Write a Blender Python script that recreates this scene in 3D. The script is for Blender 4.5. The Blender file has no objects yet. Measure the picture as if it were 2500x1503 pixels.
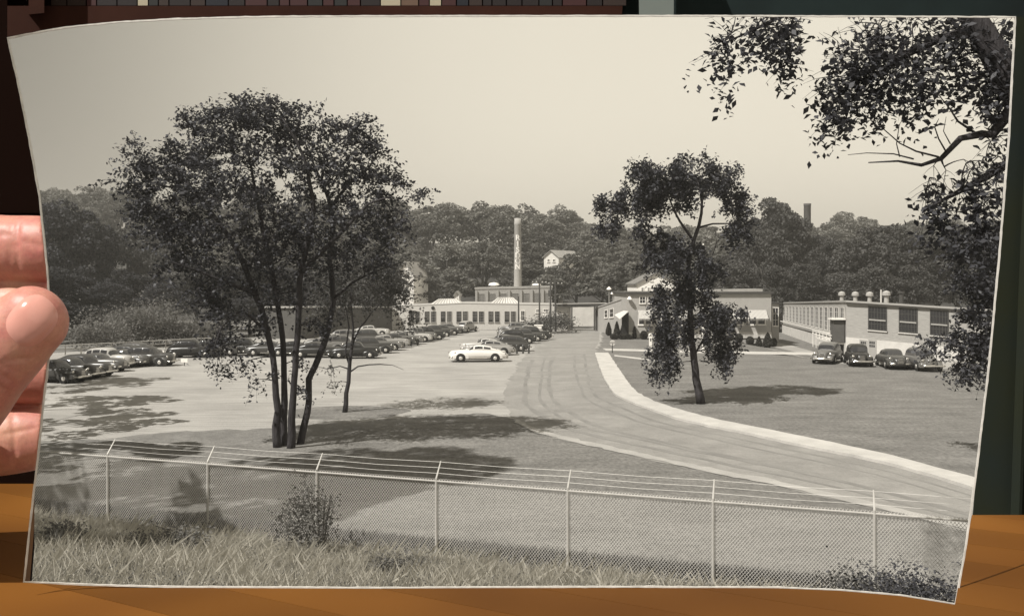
import bpy, bmesh, math, random
import numpy as np
from mathutils import Vector, Matrix
random.seed(7); RNG = np.random.default_rng(7)
C = bpy.context.scene.collection
scene = bpy.context.scene
# ------------------------------------------------------------------ camera
F, HZ, CX, H = 2165.0, 694.0, 1250.0, 7.0
cam_d = bpy.data.cameras.new('camera'); cam = bpy.data.objects.new('camera', cam_d); C.objects.link(cam)
cam.location = (0, 0, H); cam.rotation_euler = (math.pi/2, 0, 0)
cam_d.sensor_width = 36; cam_d.lens = 36*F/2500; cam_d.shift_y = -(751.5-HZ)/2500
cam_d.clip_start = 0.02; cam_d.clip_end = 6000
scene.camera = cam
# ------------------------------------------------------------------ light
SUN = Vector((0.62, 0.52, -1.0)).normalized()
elev = math.asin(-SUN.z); azim = math.atan2(-SUN.x, -SUN.y)
w = bpy.data.worlds.new('World'); scene.world = w; w.use_nodes = True
nt = w.node_tree; nt.nodes.clear()
def N(t, **k):
    n = nt.nodes.new(t)
    for a, b in k.items(): setattr(n, a, b)
    return n
out = N('ShaderNodeOutputWorld'); bg = N('ShaderNodeBackground')
sky = N('ShaderNodeTexSky', sky_type='NISHITA', sun_disc=False, sun_elevation=elev, sun_rotation=azim, air_density=1.4, dust_density=4.0)
bw = N('ShaderNodeRGBToBW'); nt.links.new(sky.outputs[0], bw.inputs[0])
tc = N('ShaderNodeTexCoord'); sx = N('ShaderNodeSeparateXYZ'); nt.links.new(tc.outputs['Generated'], sx.inputs[0])
# overcast veil: thin even cloud over the Nishita sky, its left darkened by a vignette put into the sky colour
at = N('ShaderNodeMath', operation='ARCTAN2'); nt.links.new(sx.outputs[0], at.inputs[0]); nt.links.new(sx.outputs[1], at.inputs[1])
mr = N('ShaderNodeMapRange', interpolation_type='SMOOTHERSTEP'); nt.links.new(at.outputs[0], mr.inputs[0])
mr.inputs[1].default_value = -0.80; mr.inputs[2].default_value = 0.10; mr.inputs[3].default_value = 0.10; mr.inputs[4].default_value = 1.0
no = N('ShaderNodeTexNoise'); no.inputs['Scale'].default_value = 1.3; no.inputs['Detail'].default_value = 3
nt.links.new(tc.outputs['Generated'], no.inputs[0])
nm = N('ShaderNodeMapRange'); nt.links.new(no.outputs[0], nm.inputs[0]); nm.inputs[3].default_value = 0.9; nm.inputs[4].default_value = 1.1
pw = N('ShaderNodeMath', operation='POWER'); nt.links.new(bw.outputs[0], pw.inputs[0]); pw.inputs[1].default_value = 0.35
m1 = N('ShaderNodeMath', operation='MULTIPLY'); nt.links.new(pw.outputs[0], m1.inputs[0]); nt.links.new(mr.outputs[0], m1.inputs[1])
m2 = N('ShaderNodeMath', operation='MULTIPLY'); nt.links.new(m1.outputs[0], m2.inputs[0]); nt.links.new(nm.outputs[0], m2.inputs[1])
tint = N('ShaderNodeMixRGB', blend_type='MULTIPLY'); tint.inputs[0].default_value = 1
nt.links.new(m2.outputs[0], tint.inputs[1]); tint.inputs[2].default_value = (3.02, 2.80, 2.32, 1)
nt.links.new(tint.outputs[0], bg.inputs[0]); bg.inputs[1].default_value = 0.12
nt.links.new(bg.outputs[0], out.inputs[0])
sd = bpy.data.lights.new('sun', 'SUN'); sd.energy = 4.2; sd.angle = math.radians(0.55); sd.color = (1.0, 0.965, 0.90)
so = bpy.data.objects.new('sun', sd); C.objects.link(so); so.rotation_euler = SUN.to_track_quat('-Z', 'Y').to_euler(); so.location = (-30, -20, 60)
scene.view_settings.view_transform = 'Standard'; scene.view_settings.look = 'None'
scene.view_settings.gamma = 1; scene.view_settings.exposure = 0.68; scene.view_settings.use_curve_mapping = False
scene.render.engine = 'CYCLES'
scene.cycles.max_bounces = 5; scene.cycles.diffuse_bounces = 2; scene.cycles.glossy_bounces = 2; scene.cycles.transparent_max_bounces = 4; scene.cycles.volume_bounces = 0

# ------------------------------------------------------------------ helpers
def P(px, py, d): return Vector(((px-CX)*d/F, d, H-(py-HZ)*d/F))
def G(px, py, z=0.0): return P(px, py, (H-z)*F/(py-HZ))
def smooth(a, b, x):
    t = np.clip((x-a)/(b-a), 0, 1); return t*t*(3-2*t)
MATS = {}
def mat(name, col, rough=0.7, var=0.0, scale=5.0, bump=0.0, bscale=30.0, metal=0.0, spec=0.3, trans=0.0, stretch=None, col2=None, detail=5, obj_rand=0.0, emit=None):
    """procedural material: base colour with noise variation between col and col2, optional bump"""
    if name in MATS: return MATS[name]
    m = bpy.data.materials.new(name); m.use_nodes = True; t = m.node_tree; b = t.nodes['Principled BSDF']
    if isinstance(col, (int, float)):
        col = (col*1.02, col*0.985, col*0.925)
    b.inputs['Roughness'].default_value = rough; b.inputs['Metallic'].default_value = metal
    b.inputs['Specular IOR Level'].default_value = spec
    b.inputs['Base Color'].default_value = (*col, 1)
    co = t.nodes.new('ShaderNodeTexCoord'); src = co.outputs['Object']
    if stretch:
        mp = t.nodes.new('ShaderNodeMapping'); mp.inputs['Scale'].default_value = stretch; t.links.new(src, mp.inputs[0]); src = mp.outputs[0]
    last = None
    if var > 0 or col2:
        n = t.nodes.new('ShaderNodeTexNoise'); n.inputs['Scale'].default_value = scale; n.inputs['Detail'].default_value = detail; n.inputs['Roughness'].default_value = 0.65
        t.links.new(src, n.inputs[0])
        r = t.nodes.new('ShaderNodeValToRGB'); t.links.new(n.outputs[0], r.inputs[0])
        r.color_ramp.elements[0].position = 0.32; r.color_ramp.elements[1].position = 0.68
        lo = col2 if col2 else tuple(c*(1-var) for c in col)
        if isinstance(lo, (int, float)): lo = (lo*1.02, lo*0.985, lo*0.925)
        hi = col if col2 else tuple(min(1, c*(1+var)) for c in col)
        r.color_ramp.elements[0].color = (*lo, 1); r.color_ramp.elements[1].color = (*hi, 1)
        last = r.outputs[0]
    if obj_rand > 0:
        oi = t.nodes.new('ShaderNodeObjectInfo'); mrr = t.nodes.new('ShaderNodeMapRange'); t.links.new(oi.outputs['Random'], mrr.inputs[0])
        mrr.inputs[3].default_value = 1-obj_rand; mrr.inputs[4].default_value = 1+obj_rand
        mx = t.nodes.new('ShaderNodeMixRGB'); mx.blend_type = 'MULTIPLY'; mx.inputs[0].default_value = 1
        if last: t.links.new(last, mx.inputs[1])
        else: mx.inputs[1].default_value = (*col, 1)
        t.links.new(mrr.outputs[0], mx.inputs[2]); last = mx.outputs[0]
    if last: t.links.new(last, b.inputs['Base Color'])
    if bump > 0:
        n2 = t.nodes.new('ShaderNodeTexNoise'); n2.inputs['Scale'].default_value = bscale; n2.inputs['Detail'].default_value = 4
        t.links.new(src, n2.inputs[0]); bp = t.nodes.new('ShaderNodeBump'); bp.inputs['Strength'].default_value = min(1, bump); bp.inputs['Distance'].default_value = 0.05
        t.links.new(n2.outputs[0], bp.inputs['Height']); t.links.new(bp.outputs[0], b.inputs['Normal'])
    if trans > 0:
        tr = t.nodes.new('ShaderNodeBsdfTranslucent'); ms = t.nodes.new('ShaderNodeMixShader'); ms.inputs[0].default_value = trans
        if last: t.links.new(last, tr.inputs[0])
        else: tr.inputs[0].default_value = (*col, 1)
        o = t.nodes['Material Output']; t.links.new(b.outputs[0], ms.inputs[1]); t.links.new(tr.outputs[0], ms.inputs[2]); t.links.new(ms.outputs[0], o.inputs[0])
    MATS[name] = m; return m

def tag(o, label=None, cat=None, group=None, kind=None):
    if label: o['label'] = label
    if cat: o['category'] = cat
    if group: o['group'] = group
    if kind: o['kind'] = kind
    return o
def empty(name, loc, rz=0, label=None, cat=None, group=None):
    o = bpy.data.objects.new(name, None); C.objects.link(o); o.location = loc; o.rotation_euler = (0, 0, rz); o.empty_display_size = .2
    return tag(o, label, cat, group)
class MB:
    def __init__(s): s.v = []; s.f = []
    def add(s, vs, fs):
        n = len(s.v); s.v += [tuple(x) for x in vs]; s.f += [tuple(i+n for i in f) for f in fs]; return s
    def box(s, c, size, rz=0):
        x, y, z = size[0]/2, size[1]/2, size[2]/2; R = Matrix.Rotation(rz, 3, 'Z'); c = Vector(c)
        vs = [c + R @ Vector((a*x, b*y, e*z)) for a in (-1, 1) for b in (-1, 1) for e in (-1, 1)]
        return s.add(vs, [(0,1,3,2),(4,6,7,5),(0,4,5,1),(2,3,7,6),(0,2,6,4),(1,5,7,3)])
    def prism(s, pts, vec):
        n = len(pts); vec = Vector(vec); vs = [Vector(p) for p in pts] + [Vector(p)+vec for p in pts]
        return s.add(vs, [tuple(range(n))[::-1], tuple(range(n, 2*n))] + [(i, (i+1) % n, n+(i+1) % n, n+i) for i in range(n)])
    def tube(s, pts, rad, n=6, cap=True):
        pts = [Vector(p) for p in pts]; rad = rad if hasattr(rad, '__len__') else [rad]*len(pts); base = len(s.v); vs = []; fs = []
        for i, p in enumerate(pts):
            t = (pts[min(i+1, len(pts)-1)] - pts[max(i-1, 0)])
            if t.length < 1e-6: t = Vector((0, 0, 1))
            t.normalize(); a = Vector((0, 1, 0)) if abs(t.y) < .9 else Vector((1, 0, 0)); u = t.cross(a).normalized(); v = t.cross(u)
            vs += [p + (u*math.cos(k*2*math.pi/n) + v*math.sin(k*2*math.pi/n))*rad[i] for k in range(n)]
        for i in range(len(pts)-1):
            for k in range(n): fs.append((i*n+k, i*n+(k+1) % n, (i+1)*n+(k+1) % n, (i+1)*n+k))
        if cap: fs += [tuple(range(n))[::-1], tuple((len(pts)-1)*n+k for k in range(n))]
        return s.add(vs, fs)
    def lathe(s, c, prof, n=12):
        c = Vector(c); vs = []; fs = []
        for r, z in prof: vs += [c + Vector((r*math.cos(k*2*math.pi/n), r*math.sin(k*2*math.pi/n), z)) for k in range(n)]
        for i in range(len(prof)-1):
            for k in range(n): fs.append((i*n+k, i*n+(k+1) % n, (i+1)*n+(k+1) % n, (i+1)*n+k))
        fs += [tuple(range(n))[::-1], tuple((len(prof)-1)*n+k for k in range(n))]
        return s.add(vs, fs)
    def mesh(s, name, m, sm=False):
        me = bpy.data.meshes.new(name); me.from_pydata(s.v, [], s.f); me.materials.append(m)
        bm = bmesh.new(); bm.from_mesh(me); bmesh.ops.recalc_face_normals(bm, faces=bm.faces); bm.to_mesh(me); bm.free()
        if sm: me.polygons.foreach_set('use_smooth', [True]*len(me.polygons))
        return me
    def build(s, name, m, parent=None, sm=False, loc=None):
        o = bpy.data.objects.new(name, s.mesh(name, m, sm)); C.objects.link(o)
        if parent: o.parent = parent
        if loc is not None: o.location = loc
        return o
def quad_mesh(name, V, m, rnd=None):
    """V: (n,4,3) array of separate quads"""
    n = len(V); me = bpy.data.meshes.new(name); me.vertices.add(n*4); me.vertices.foreach_set('co', np.ascontiguousarray(V, dtype=np.float32).ravel())
    me.loops.add(n*4); me.loops.foreach_set('vertex_index', np.arange(n*4, dtype=np.int32))
    me.polygons.add(n); me.polygons.foreach_set('loop_start', np.arange(0, n*4, 4, dtype=np.int32)); me.update(calc_edges=True)
    me.materials.append(m); return me
def leaves(centers, size, rng, aspect=.55, up=.35):
    n = len(centers); nrm = rng.normal(size=(n, 3)); nrm[:, 2] = np.abs(nrm[:, 2]) + up; nrm /= np.linalg.norm(nrm, axis=1)[:, None]
    r = rng.normal(size=(n, 3)); u = np.cross(nrm, r); u /= np.linalg.norm(u, axis=1)[:, None]; v = np.cross(nrm, u)
    s = (size*rng.uniform(.6, 1.25, n))[:, None]/2
    fold = nrm*s*.25
    return np.stack([centers-u*s, centers-v*s*aspect+fold, centers+u*s, centers+v*s*aspect+fold], 1)
def link(name, me, parent=None, loc=None):
    o = bpy.data.objects.new(name, me); C.objects.link(o)
    if parent: o.parent = parent
    if loc is not None: o.location = loc
    return o

# ------------------------------------------------------------------ terrain
FA, FB = np.array([-10.4, 22.8]), np.array([7.0, 17.1]); fdir = (FB-FA)/np.linalg.norm(FB-FA); fn = np.array([fdir[1], -fdir[0]])
if fn[1] > 0: fn = -fn
RX = [-1.2, -.62, -.54, -.45, -.30, -.1, 0, .05, .09, .16, .28, .36, .46, .55, 1.2]
RS = [500, 480, 478, 478, 500, 512, 515, 528, 562, 568, 566, 560, 565, 548, 540]
def hz(x, y):
    x = np.asarray(x, float); y = np.asarray(y, float)
    t = (x-FA[0])*fn[0] + (y-FA[1])*fn[1]
    bank = .75*smooth(-3.6, 0, t) + np.clip(t, 0, 19)*.235
    court = -1.05*smooth(26, 33, x)*smooth(80, 94, y)*(1-smooth(150, 175, y))
    ys = np.interp(x/np.maximum(y, 20), RX, RS); ridge = 7+(694-ys)*320/F-12
    hill = ridge*smooth(165, 325, y)*smooth(60, 120, y) + np.clip(y-325, 0, 400)*.02
    mound = .0
    return bank + court + hill + mound
def h1(x, y): return float(hz(x, y))
M_grass = mat('lawn grass', .185, .9, scale=.35, col2=.135, bump=.5, bscale=6, spec=.05)
def wt(m, name):  # second small-scale variation multiplied in, for ground sheets
    t = m.node_tree; b = t.nodes['Principled BSDF']; src = b.inputs['Base Color'].links[0].from_socket
    co = t.nodes.new('ShaderNodeTexCoord'); n = t.nodes.new('ShaderNodeTexNoise'); n.inputs['Scale'].default_value = name[0]; n.inputs['Detail'].default_value = 6; n.inputs['Roughness'].default_value = .7
    mp = t.nodes.new('ShaderNodeMapping'); mp.inputs['Scale'].default_value = name[3]; mp.inputs['Rotation'].default_value = (0, 0, name[4] if len(name) > 4 else 0); t.links.new(co.outputs['Object'], mp.inputs[0]); t.links.new(mp.outputs[0], n.inputs[0])
    r = t.nodes.new('ShaderNodeMapRange'); t.links.new(n.outputs[0], r.inputs[0]); r.inputs[1].default_value = .3; r.inputs[2].default_value = .7; r.inputs[3].default_value = name[1]; r.inputs[4].default_value = name[2]
    mx = t.nodes.new('ShaderNodeMixRGB'); mx.blend_type = 'MULTIPLY'; mx.inputs[0].default_value = 1; t.links.new(src, mx.inputs[1]); t.links.new(r.outputs[0], mx.inputs[2]); t.links.new(mx.outputs[0], b.inputs['Base Color'])
wt(M_grass, (6.0, .62, 1.32, (1, .6, 1)))
wt(M_grass, (.25, .85, 1.15, (1, 3, 1)))
wt(M_grass, (1.0, .84, 1.14, (.10, 1.1, 1), .35))
def grid_sheet(name, xs, ys, m, dz=0.0):
    X, Y = np.meshgrid(xs, ys); Z = hz(X, Y)+dz; n, k = X.shape
    v = np.stack([X, Y, Z], -1).reshape(-1, 3); f = []
    idx = np.arange(n*k).reshape(n, k)
    f = np.stack([idx[:-1, :-1], idx[:-1, 1:], idx[1:, 1:], idx[1:, :-1]], -1).reshape(-1, 4)
    me = bpy.data.meshes.new(name); me.from_pydata(v.tolist(), [], f.tolist()); me.materials.append(m)
    me.polygons.foreach_set('use_smooth', [True]*len(me.polygons)); o = link(name, me); return o
gx = np.concatenate([-np.geomspace(1200, 60, 26), np.arange(-58, 59, 2.0), np.geomspace(60, 1200, 26)])
gy = np.concatenate([[-400, -150, -60, -30], np.arange(-16, 40, 1.0), np.arange(40, 180, 3.0), np.arange(180, 420, 8.0), np.geomspace(430, 1300, 12)])
tag(grid_sheet('ground', gx, gy[gy <= 171], M_grass), kind='structure')
M_floor = mat('wooded slope undergrowth', .06, .95, scale=.3, col2=.035, bump=1, bscale=3)
tag(grid_sheet('hill', gx, gy[gy >= 168], M_floor), kind='structure')
hzm = bpy.data.materials.new('haze'); hzm.use_nodes = True; hzm.node_tree.nodes.clear(); _o = hzm.node_tree.nodes.new('ShaderNodeOutputMaterial'); _v = hzm.node_tree.nodes.new('ShaderNodeVolumePrincipled')
_v.inputs['Density'].default_value = .00058; _v.inputs['Color'].default_value = (.93, .90, .84, 1); _v.inputs['Anisotropy'].default_value = .2; hzm.node_tree.links.new(_v.outputs[0], _o.inputs['Volume'])
HZB = MB(); HZB.box((0, 500, 60), (2700, 1900, 136)); HZO = HZB.build('haze', hzm); tag(HZO, 'thin summer haze over the valley', 'haze', kind='stuff')


M_gravel = mat('pale gravel', .37, .9, scale=.16, col2=.275, bump=.6, bscale=12, spec=.05)
wt(M_gravel, (.9, .72, 1.14, (.25, 2.4, 1))); wt(M_gravel, (9, .86, 1.12, (1, 1, 1)))
M_road = mat('worn road surface', .265, .9, scale=.25, col2=.205, bump=.4, bscale=10, spec=.08)
wt(M_road, (.7, .85, 1.12, (1, 1, 1))); wt(M_road, (8, .9, 1.1, (1, 1, 1)))
M_walk = mat('pale pavement concrete', .43, .85, var=.12, scale=.9, bump=.2, bscale=20, spec=.1)
M_shoulder = mat('light road shoulder grit', .36, .9, scale=.6, col2=.27, bump=.5, bscale=15)
M_rough = mat('dry rough grass', .20, .95, scale=.5, col2=.12, bump=1, bscale=8)
wt(M_rough, (5, .6, 1.35, (.5, 1.6, 1)))
def jit(poly, step, amp, seed=1, closed=True):
    r = random.Random(seed); o = []; n = len(poly)
    for i in range(n if closed else n-1):
        a = Vector(poly[i]); b = Vector(poly[(i+1) % n]); k = max(1, int((b-a).length/step))
        for j in range(k):
            p = a.lerp(b, j/k); o.append((p.x+r.uniform(-amp, amp), p.y+r.uniform(-amp, amp), 0))
    if not closed: o.append(tuple(poly[-1]))
    return o
def flat_poly(name, pts, m, z, step=1.0, amp=.0, seed=1):
    q = jit([(p[0], p[1], 0) for p in pts], step, amp, seed)
    bm = bmesh.new(); vs = [bm.verts.new((x, y, z)) for x, y, _ in q]; bm.faces.new(vs); bmesh.ops.triangulate(bm, faces=bm.faces[:])
    bmesh.ops.recalc_face_normals(bm, faces=bm.faces)
    if sum(f.normal.z for f in bm.faces) < 0: bmesh.ops.reverse_faces(bm, faces=bm.faces)
    me = bpy.data.meshes.new(name); bm.to_mesh(me); bm.free(); me.materials.append(m)
    return tag(link(name, me), kind='structure')
def gp(l, s=None, o=(0, 0)):
    return [tuple(G(o[0]+a/(s or 1), o[1]+b/(s or 1))) for a, b in l]
lot = [(1262,1024),(1180,1012),(1100,1018),(950,1030),(760,1042),(600,1068),(450,1088),(250,1096),(100,1094),(-300,1100),(-300,862),(130,862),(400,842),(600,826),(850,814),(940,806.5),(1365,806),(1470,803),(1470,832),(1458,850),(1452,880),(1480,960),(1560,1010),(1400,1060)]
flat_poly('parking_lot', gp(lot), M_gravel, .004, step=.7, amp=.28)
cr = (1200, 760)
low = [(480,195),(500,260),(530,330),(570,390),(620,415),(700,445),(850,500),(1000,535),(1200,575),(1400,620),(1650,670),(1850,715),(2050,770),(2205,820),(2450,905),(2900,1075)]
up = [(540,195),(590,270),(640,345),(680,385),(760,425),(880,465),(1050,510),(1280,555),(1450,590),(1640,630),(1850,675),(2030,725),(2215,775),(2450,850),(2900,1000)]
edge = [(110,515),(200,560),(400,610),(600,655),(800,700),(1050,755),(1300,800),(1600,870),(1900,940),(2190,1010),(2500,1085),(2900,1185)]
S = 1.899
def resamp(pl, n):
    pl = np.array([p[:2] for p in pl]); d = np.r_[0, np.cumsum(np.linalg.norm(np.diff(pl, axis=0), axis=1))]
    t = np.linspace(0, d[-1], n); return np.stack([np.interp(t, d, pl[:, 0]), np.interp(t, d, pl[:, 1])], 1)
def strip(name, A, B, m, z, cols=6, amp=.1, seed=1, ampB=None):
    """quad strip between two matched polylines, outer edges slightly ragged"""
    r_ = np.random.default_rng(seed); n_ = len(A); ampB = amp if ampB is None else ampB; A = A+r_.normal(size=A.shape)*amp; B = B+r_.normal(size=B.shape)*ampB
    t_ = MB(); vs = [(*(A[i]+(B[i]-A[i])*k/cols), z) for i in range(n_) for k in range(cols+1)]
    t_.add(vs, [(i*(cols+1)+k, i*(cols+1)+k+1, (i+1)*(cols+1)+k+1, (i+1)*(cols+1)+k) for i in range(n_-1) for k in range(cols)]); return tag(t_.build(name, m), kind='structure')
rl_ = resamp(gp([(500,85),(500,140),(480,170)]+low, S, cr), 120); re_ = resamp(gp([(330,90),(230,130),(170,190),(120,250),(70,330),(50,430)]+edge, S, cr), 120)
strip('access_road', re_, rl_, M_road, .008, amp=.12, seed=3, ampB=.05)
strip('road_shoulder', resamp(gp(edge, S, cr), 70), resamp(gp([(x+8, y-13-(x/200.)) for x, y in edge], S, cr), 70), M_shoulder, .022, cols=2, amp=.06, seed=5)
flat_poly('worn_grass', gp([(60,1078),(250,1070),(450,1052),(620,1047),(760,1036),(950,1022),(1180,1008),(1262,1022),(1100,1030),(900,1045),(700,1072),(450,1098),(60,1108)]), M_rough, .0055, step=.5, amp=.25, seed=9)
tl_ = resamp([q for q in gp(low, S, cr)], 44); te_ = resamp([G(cr[0]+150/S, cr[1]+190/S), G(cr[0]+60/S, cr[1]+330/S), G(cr[0]+20/S, cr[1]+440/S)] + gp(edge, S, cr), 44)
M_track = mat('tyre worn track', .155, .9, scale=.35, col2=.225, bump=.3, bscale=10)
for i_, (f_, w_) in enumerate(((.16, .035), (.30, .03), (.52, .045), (.66, .03), (.84, .05))):
    rj_ = np.random.default_rng(20+i_); k_ = slice(1+i_, 44); ww = w_*rj_.uniform(.5, 1.2, 44)[:, None]; ctr_ = f_+np.cumsum(rj_.normal(size=44)*.006)[:, None]
    A_ = (tl_+(te_-tl_)*(ctr_-ww/2))[k_]; B_ = (tl_+(te_-tl_)*(ctr_+ww/2))[k_]; n_ = len(A_); z_ = .012+.0007*i_
    tm = MB(); tm.add([(p[0], p[1], z_) for p in A_]+[(p[0], p[1], z_) for p in B_], [(i, i+1, n_+i+1, n_+i) for i in range(n_-1)]); tag(tm.build('tyre_track', M_track), kind='structure')
# pavement: a raised slab following the curve
def slab(name, a, b, m, z0, z1):
    mb = MB(); n = len(a); vs = []
    for p, q in zip(a, b):
        hp, hq = h1(p[0], p[1]), h1(q[0], q[1])
        vs += [(p[0], p[1], hp+z0), (p[0], p[1], hp+z1), (q[0], q[1], hq+z1), (q[0], q[1], hq+z0)]
    fs = []
    for i in range(n-1):
        for k in range(3): fs.append((i*4+k, i*4+k+1, i*4+5+k, i*4+4+k))
    fs += [(0,1,2,3), ((n-1)*4+3, (n-1)*4+2, (n-1)*4+1, (n-1)*4)]
    return tag(mb.add(vs, fs).build(name, m), kind='structure')
wa, wb = resamp(gp(low, S, cr), 121), resamp(gp(up, S, cr), 121)
_r = np.random.default_rng(4); wa = wa+_r.normal(size=wa.shape)*.025; wb = wb+_r.normal(size=wb.shape)*.025
slab('pavement', wa, wb, M_walk, -.1, .12)
for i in range(2, 60, 1):    # expansion joints
    pass
flat_poly('front_path', gp([(1470,850),(1590,853),(1760,857),(1990,860),(1990,866),(1760,863),(1590,858),(1480,855)]), M_walk, .006, step=2)
flat_poly('side_path', gp([(1500,866),(1560,873),(1600,879),(1600,881),(1556,876),(1500,869)]), M_walk, .006, step=3)
# driveway up to the right hand building, follows the falling ground
dl = [G(1868,831), G(1880,840), G(1915,853), G(1985,868)]; 
dxs = np.linspace(0, 1, 16)
mb = MB(); A_ = resamp([G(1868,829), G(1878,842), G(1905,856), G(1990,876), G(2060,889), G(2420,905)], 24); B_ = resamp([G(1890,816), G(1925,822), G(2010,842), G(2065,864), G(2150,872), G(2420,880)], 24)
vs = []; K = 6
for a, b in zip(A_, B_):
    for k in range(K+1):
        p = a+(b-a)*k/K; vs.append((p[0], p[1], h1(p[0], p[1])+.006))
fs = [(i*(K+1)+k, i*(K+1)+k+1, (i+1)*(K+1)+k+1, (i+1)*(K+1)+k) for i in range(23) for k in range(K)]
tag(mb.add(vs, fs).build('driveway', M_gravel), kind='structure')
# rough dry grass along the edge of the lot, and the small island of grass under the young tree
flat_poly('grass_island', [(G(842,1006).x+3.4*math.cos(a)*(1+.08*math.sin(5*a)), G(842,1006).y+2.6*math.sin(a), 0) for a in np.linspace(0, 6.28, 40)[:-1]], M_grass, .012, step=.3, amp=.06)

# ------------------------------------------------------------------ vegetation
L_dark = mat('dark leaves', (.046, .046, .052), .55, trans=.25, spec=.35)
L_mid = mat('mid leaves', (.085, .083, .078), .6, trans=.3, spec=.3)
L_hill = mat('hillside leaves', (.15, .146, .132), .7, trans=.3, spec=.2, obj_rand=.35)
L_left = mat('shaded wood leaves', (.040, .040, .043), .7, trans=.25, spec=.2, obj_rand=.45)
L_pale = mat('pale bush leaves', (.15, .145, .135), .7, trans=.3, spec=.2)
L_ever = mat('clipped evergreen', (.06, .058, .052), .8, trans=.15, spec=.1)
B_dark = mat('dark bark', (.045, .042, .044), .9, var=.35, scale=6, bump=.8, bscale=14, stretch=(1, 1, .2), spec=.1)
B_grey = mat('grey bark', (.10, .095, .088), .9, var=.3, scale=6, bump=.6, bscale=14, stretch=(1, 1, .2), spec=.1)
def grow(name, label, stems, ells, d, ncl, nleaf, lsize, rcl, leafm, barkm, seed=1, depth=3.5, group=None, rt=.02, twig=4, px=True, leafpart='crown', drop=0.0, rtw=1.0):
    """multi-stem tree. stems: list of (points, radii); ells: (cx,cy,rx,ry[,weight, depth]) in the picture plane at distance d"""
    rng = np.random.default_rng(seed); base = Vector(stems[0][0][0]); base.z = h1(base.x, base.y)
    root = empty(name, base, label=label, cat='tree', group=group)
    nodes = []; rads = []; tb = MB()
    for pts, rr in stems:
        pts = [Vector(p)-base for p in pts]; fine = []; fr = []
        for i in range(len(pts)-1):
            k = max(1, int((pts[i+1]-pts[i]).length/.5))
            p0 = pts[max(i-1, 0)]; p1 = pts[i]; p2 = pts[i+1]; p3 = pts[min(i+2, len(pts)-1)]
            for j in range(k):
                t = j/k; q = .5*((2*p1)+(p2-p0)*t+(2*p0-5*p1+4*p2-p3)*t*t+(3*p1-p0-3*p2+p3)*t**3)
                q = q + Vector(rng.normal(size=3)*.02); fine.append(q); fr.append(rr[i]*(1-t)+rr[i+1]*t)
        fine.append(pts[-1]); fr.append(rr[-1]); tb.tube(fine, fr, 9); nodes += fine[2:]; rads += fr[2:]
    s = F/d; cl = []
    wts = np.array([(e[4] if len(e) > 4 else 1)*e[2]*e[3] for e in ells]); wts = wts/wts.sum()
    for e, wgt in zip(ells, wts):
        k = max(2, int(round(ncl*wgt))); v = rng.normal(size=(k, 3)); v /= np.linalg.norm(v, axis=1)[:, None]; v *= rng.uniform(0.12, 1, (k, 1))**(1/2.3)
        dep = e[5] if len(e) > 5 else min(depth, e[2]/s*1.1)
        dd = d + v[:, 1]*dep + (e[6] if len(e) > 6 else 0)
        X = (e[0]+v[:, 0]*e[2]-CX)*d/F; Z = H-(e[1]+v[:, 2]*e[3]-HZ)*d/F
        cl.append(np.stack([X, dd, Z], 1))
    cl = np.concatenate(cl)-np.array(base)
    cap = len(cl)+len(nodes)+len(cl)*(twig+1)+50
    NA = np.zeros((cap, 3)); RA = np.zeros(cap); n = len(nodes); NA[:n] = np.array([tuple(p) for p in nodes]); RA[:n] = rads
    dist0 = np.array([np.min(np.linalg.norm(NA[:n]-c, axis=1)) for c in cl]); order = np.argsort(dist0); tips = []
    bb = MB()
    for i in order:
        c = cl[i]; dv = NA[:n]-c; cost = np.linalg.norm(dv, axis=1) + .9*np.maximum(0, dv[:, 2]) - RA[:n]*2.0
        j = int(np.argmin(cost)); a = Vector(NA[j]); b = Vector(c); L = (b-a).length; r0 = min(RA[j]*.62, .018+.022*L); r0 = max(r0, .012)
        m = (a+b)/2 + Vector((rng.normal()*.1*L, rng.normal()*.1*L, .10*L)); pts = [a*(1-t)**2+m*2*t*(1-t)+b*t*t for t in np.linspace(0, 1, twig+1)]
        rr = [r0+(rt*.4-r0)*t for t in np.linspace(0, 1, twig+1)]
        bb.tube(pts, [max(.006, q) for q in rr], 4, cap=False); tips.append(b)
        for p, q in zip(pts[1:], rr[1:]): NA[n] = tuple(p); RA[n] = q; n += 1
    tb.build('trunk', barkm, root, sm=True)
    kt = 5; per = max(2, nleaf//kt); m_ = len(cl)*kt
    ctr = cl.mean(axis=0); outw = cl-ctr; outw /= np.linalg.norm(outw, axis=1)[:, None]+1e-6
    dr = rng.normal(size=(m_, 3))*np.array([1, 1, .7]) + np.repeat(outw, kt, 0)*.9; dr[:, 2] += .05-drop*.9; dr /= np.linalg.norm(dr, axis=1)[:, None]
    ln = rcl*rng.uniform(1.1, 2.9, m_); tpos = rng.uniform(.1, 1, (m_, per)); st = np.repeat(cl, kt, 0)
    c = st[:, None, :]+dr[:, None, :]*(ln[:, None]*tpos)[:, :, None]; c[:, :, 2] -= (ln[:, None]*tpos**2)*.25; c = c.reshape(-1, 3)+rng.normal(size=(m_*per, 3))*lsize*.42
    tw = MB()
    for q in range(0, m_, 2):
        a_ = Vector(st[q]); b_ = a_+Vector(dr[q]*ln[q]); b_.z -= ln[q]*.25; bb.tube([a_, (a_+b_)/2+Vector((0, 0, .06*ln[q])), b_], [.008*rtw, .006*rtw, .003*rtw], 3, cap=False)
    c[:, 2] -= drop*rng.uniform(0, 1, len(c))
    tag(bb.build('branches', barkm, root, sm=True), kind='stuff')
    link(leafpart, quad_mesh(name+' leaves', leaves(c, lsize, rng), leafm), root)
    return root
D1 = 38.2
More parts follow.
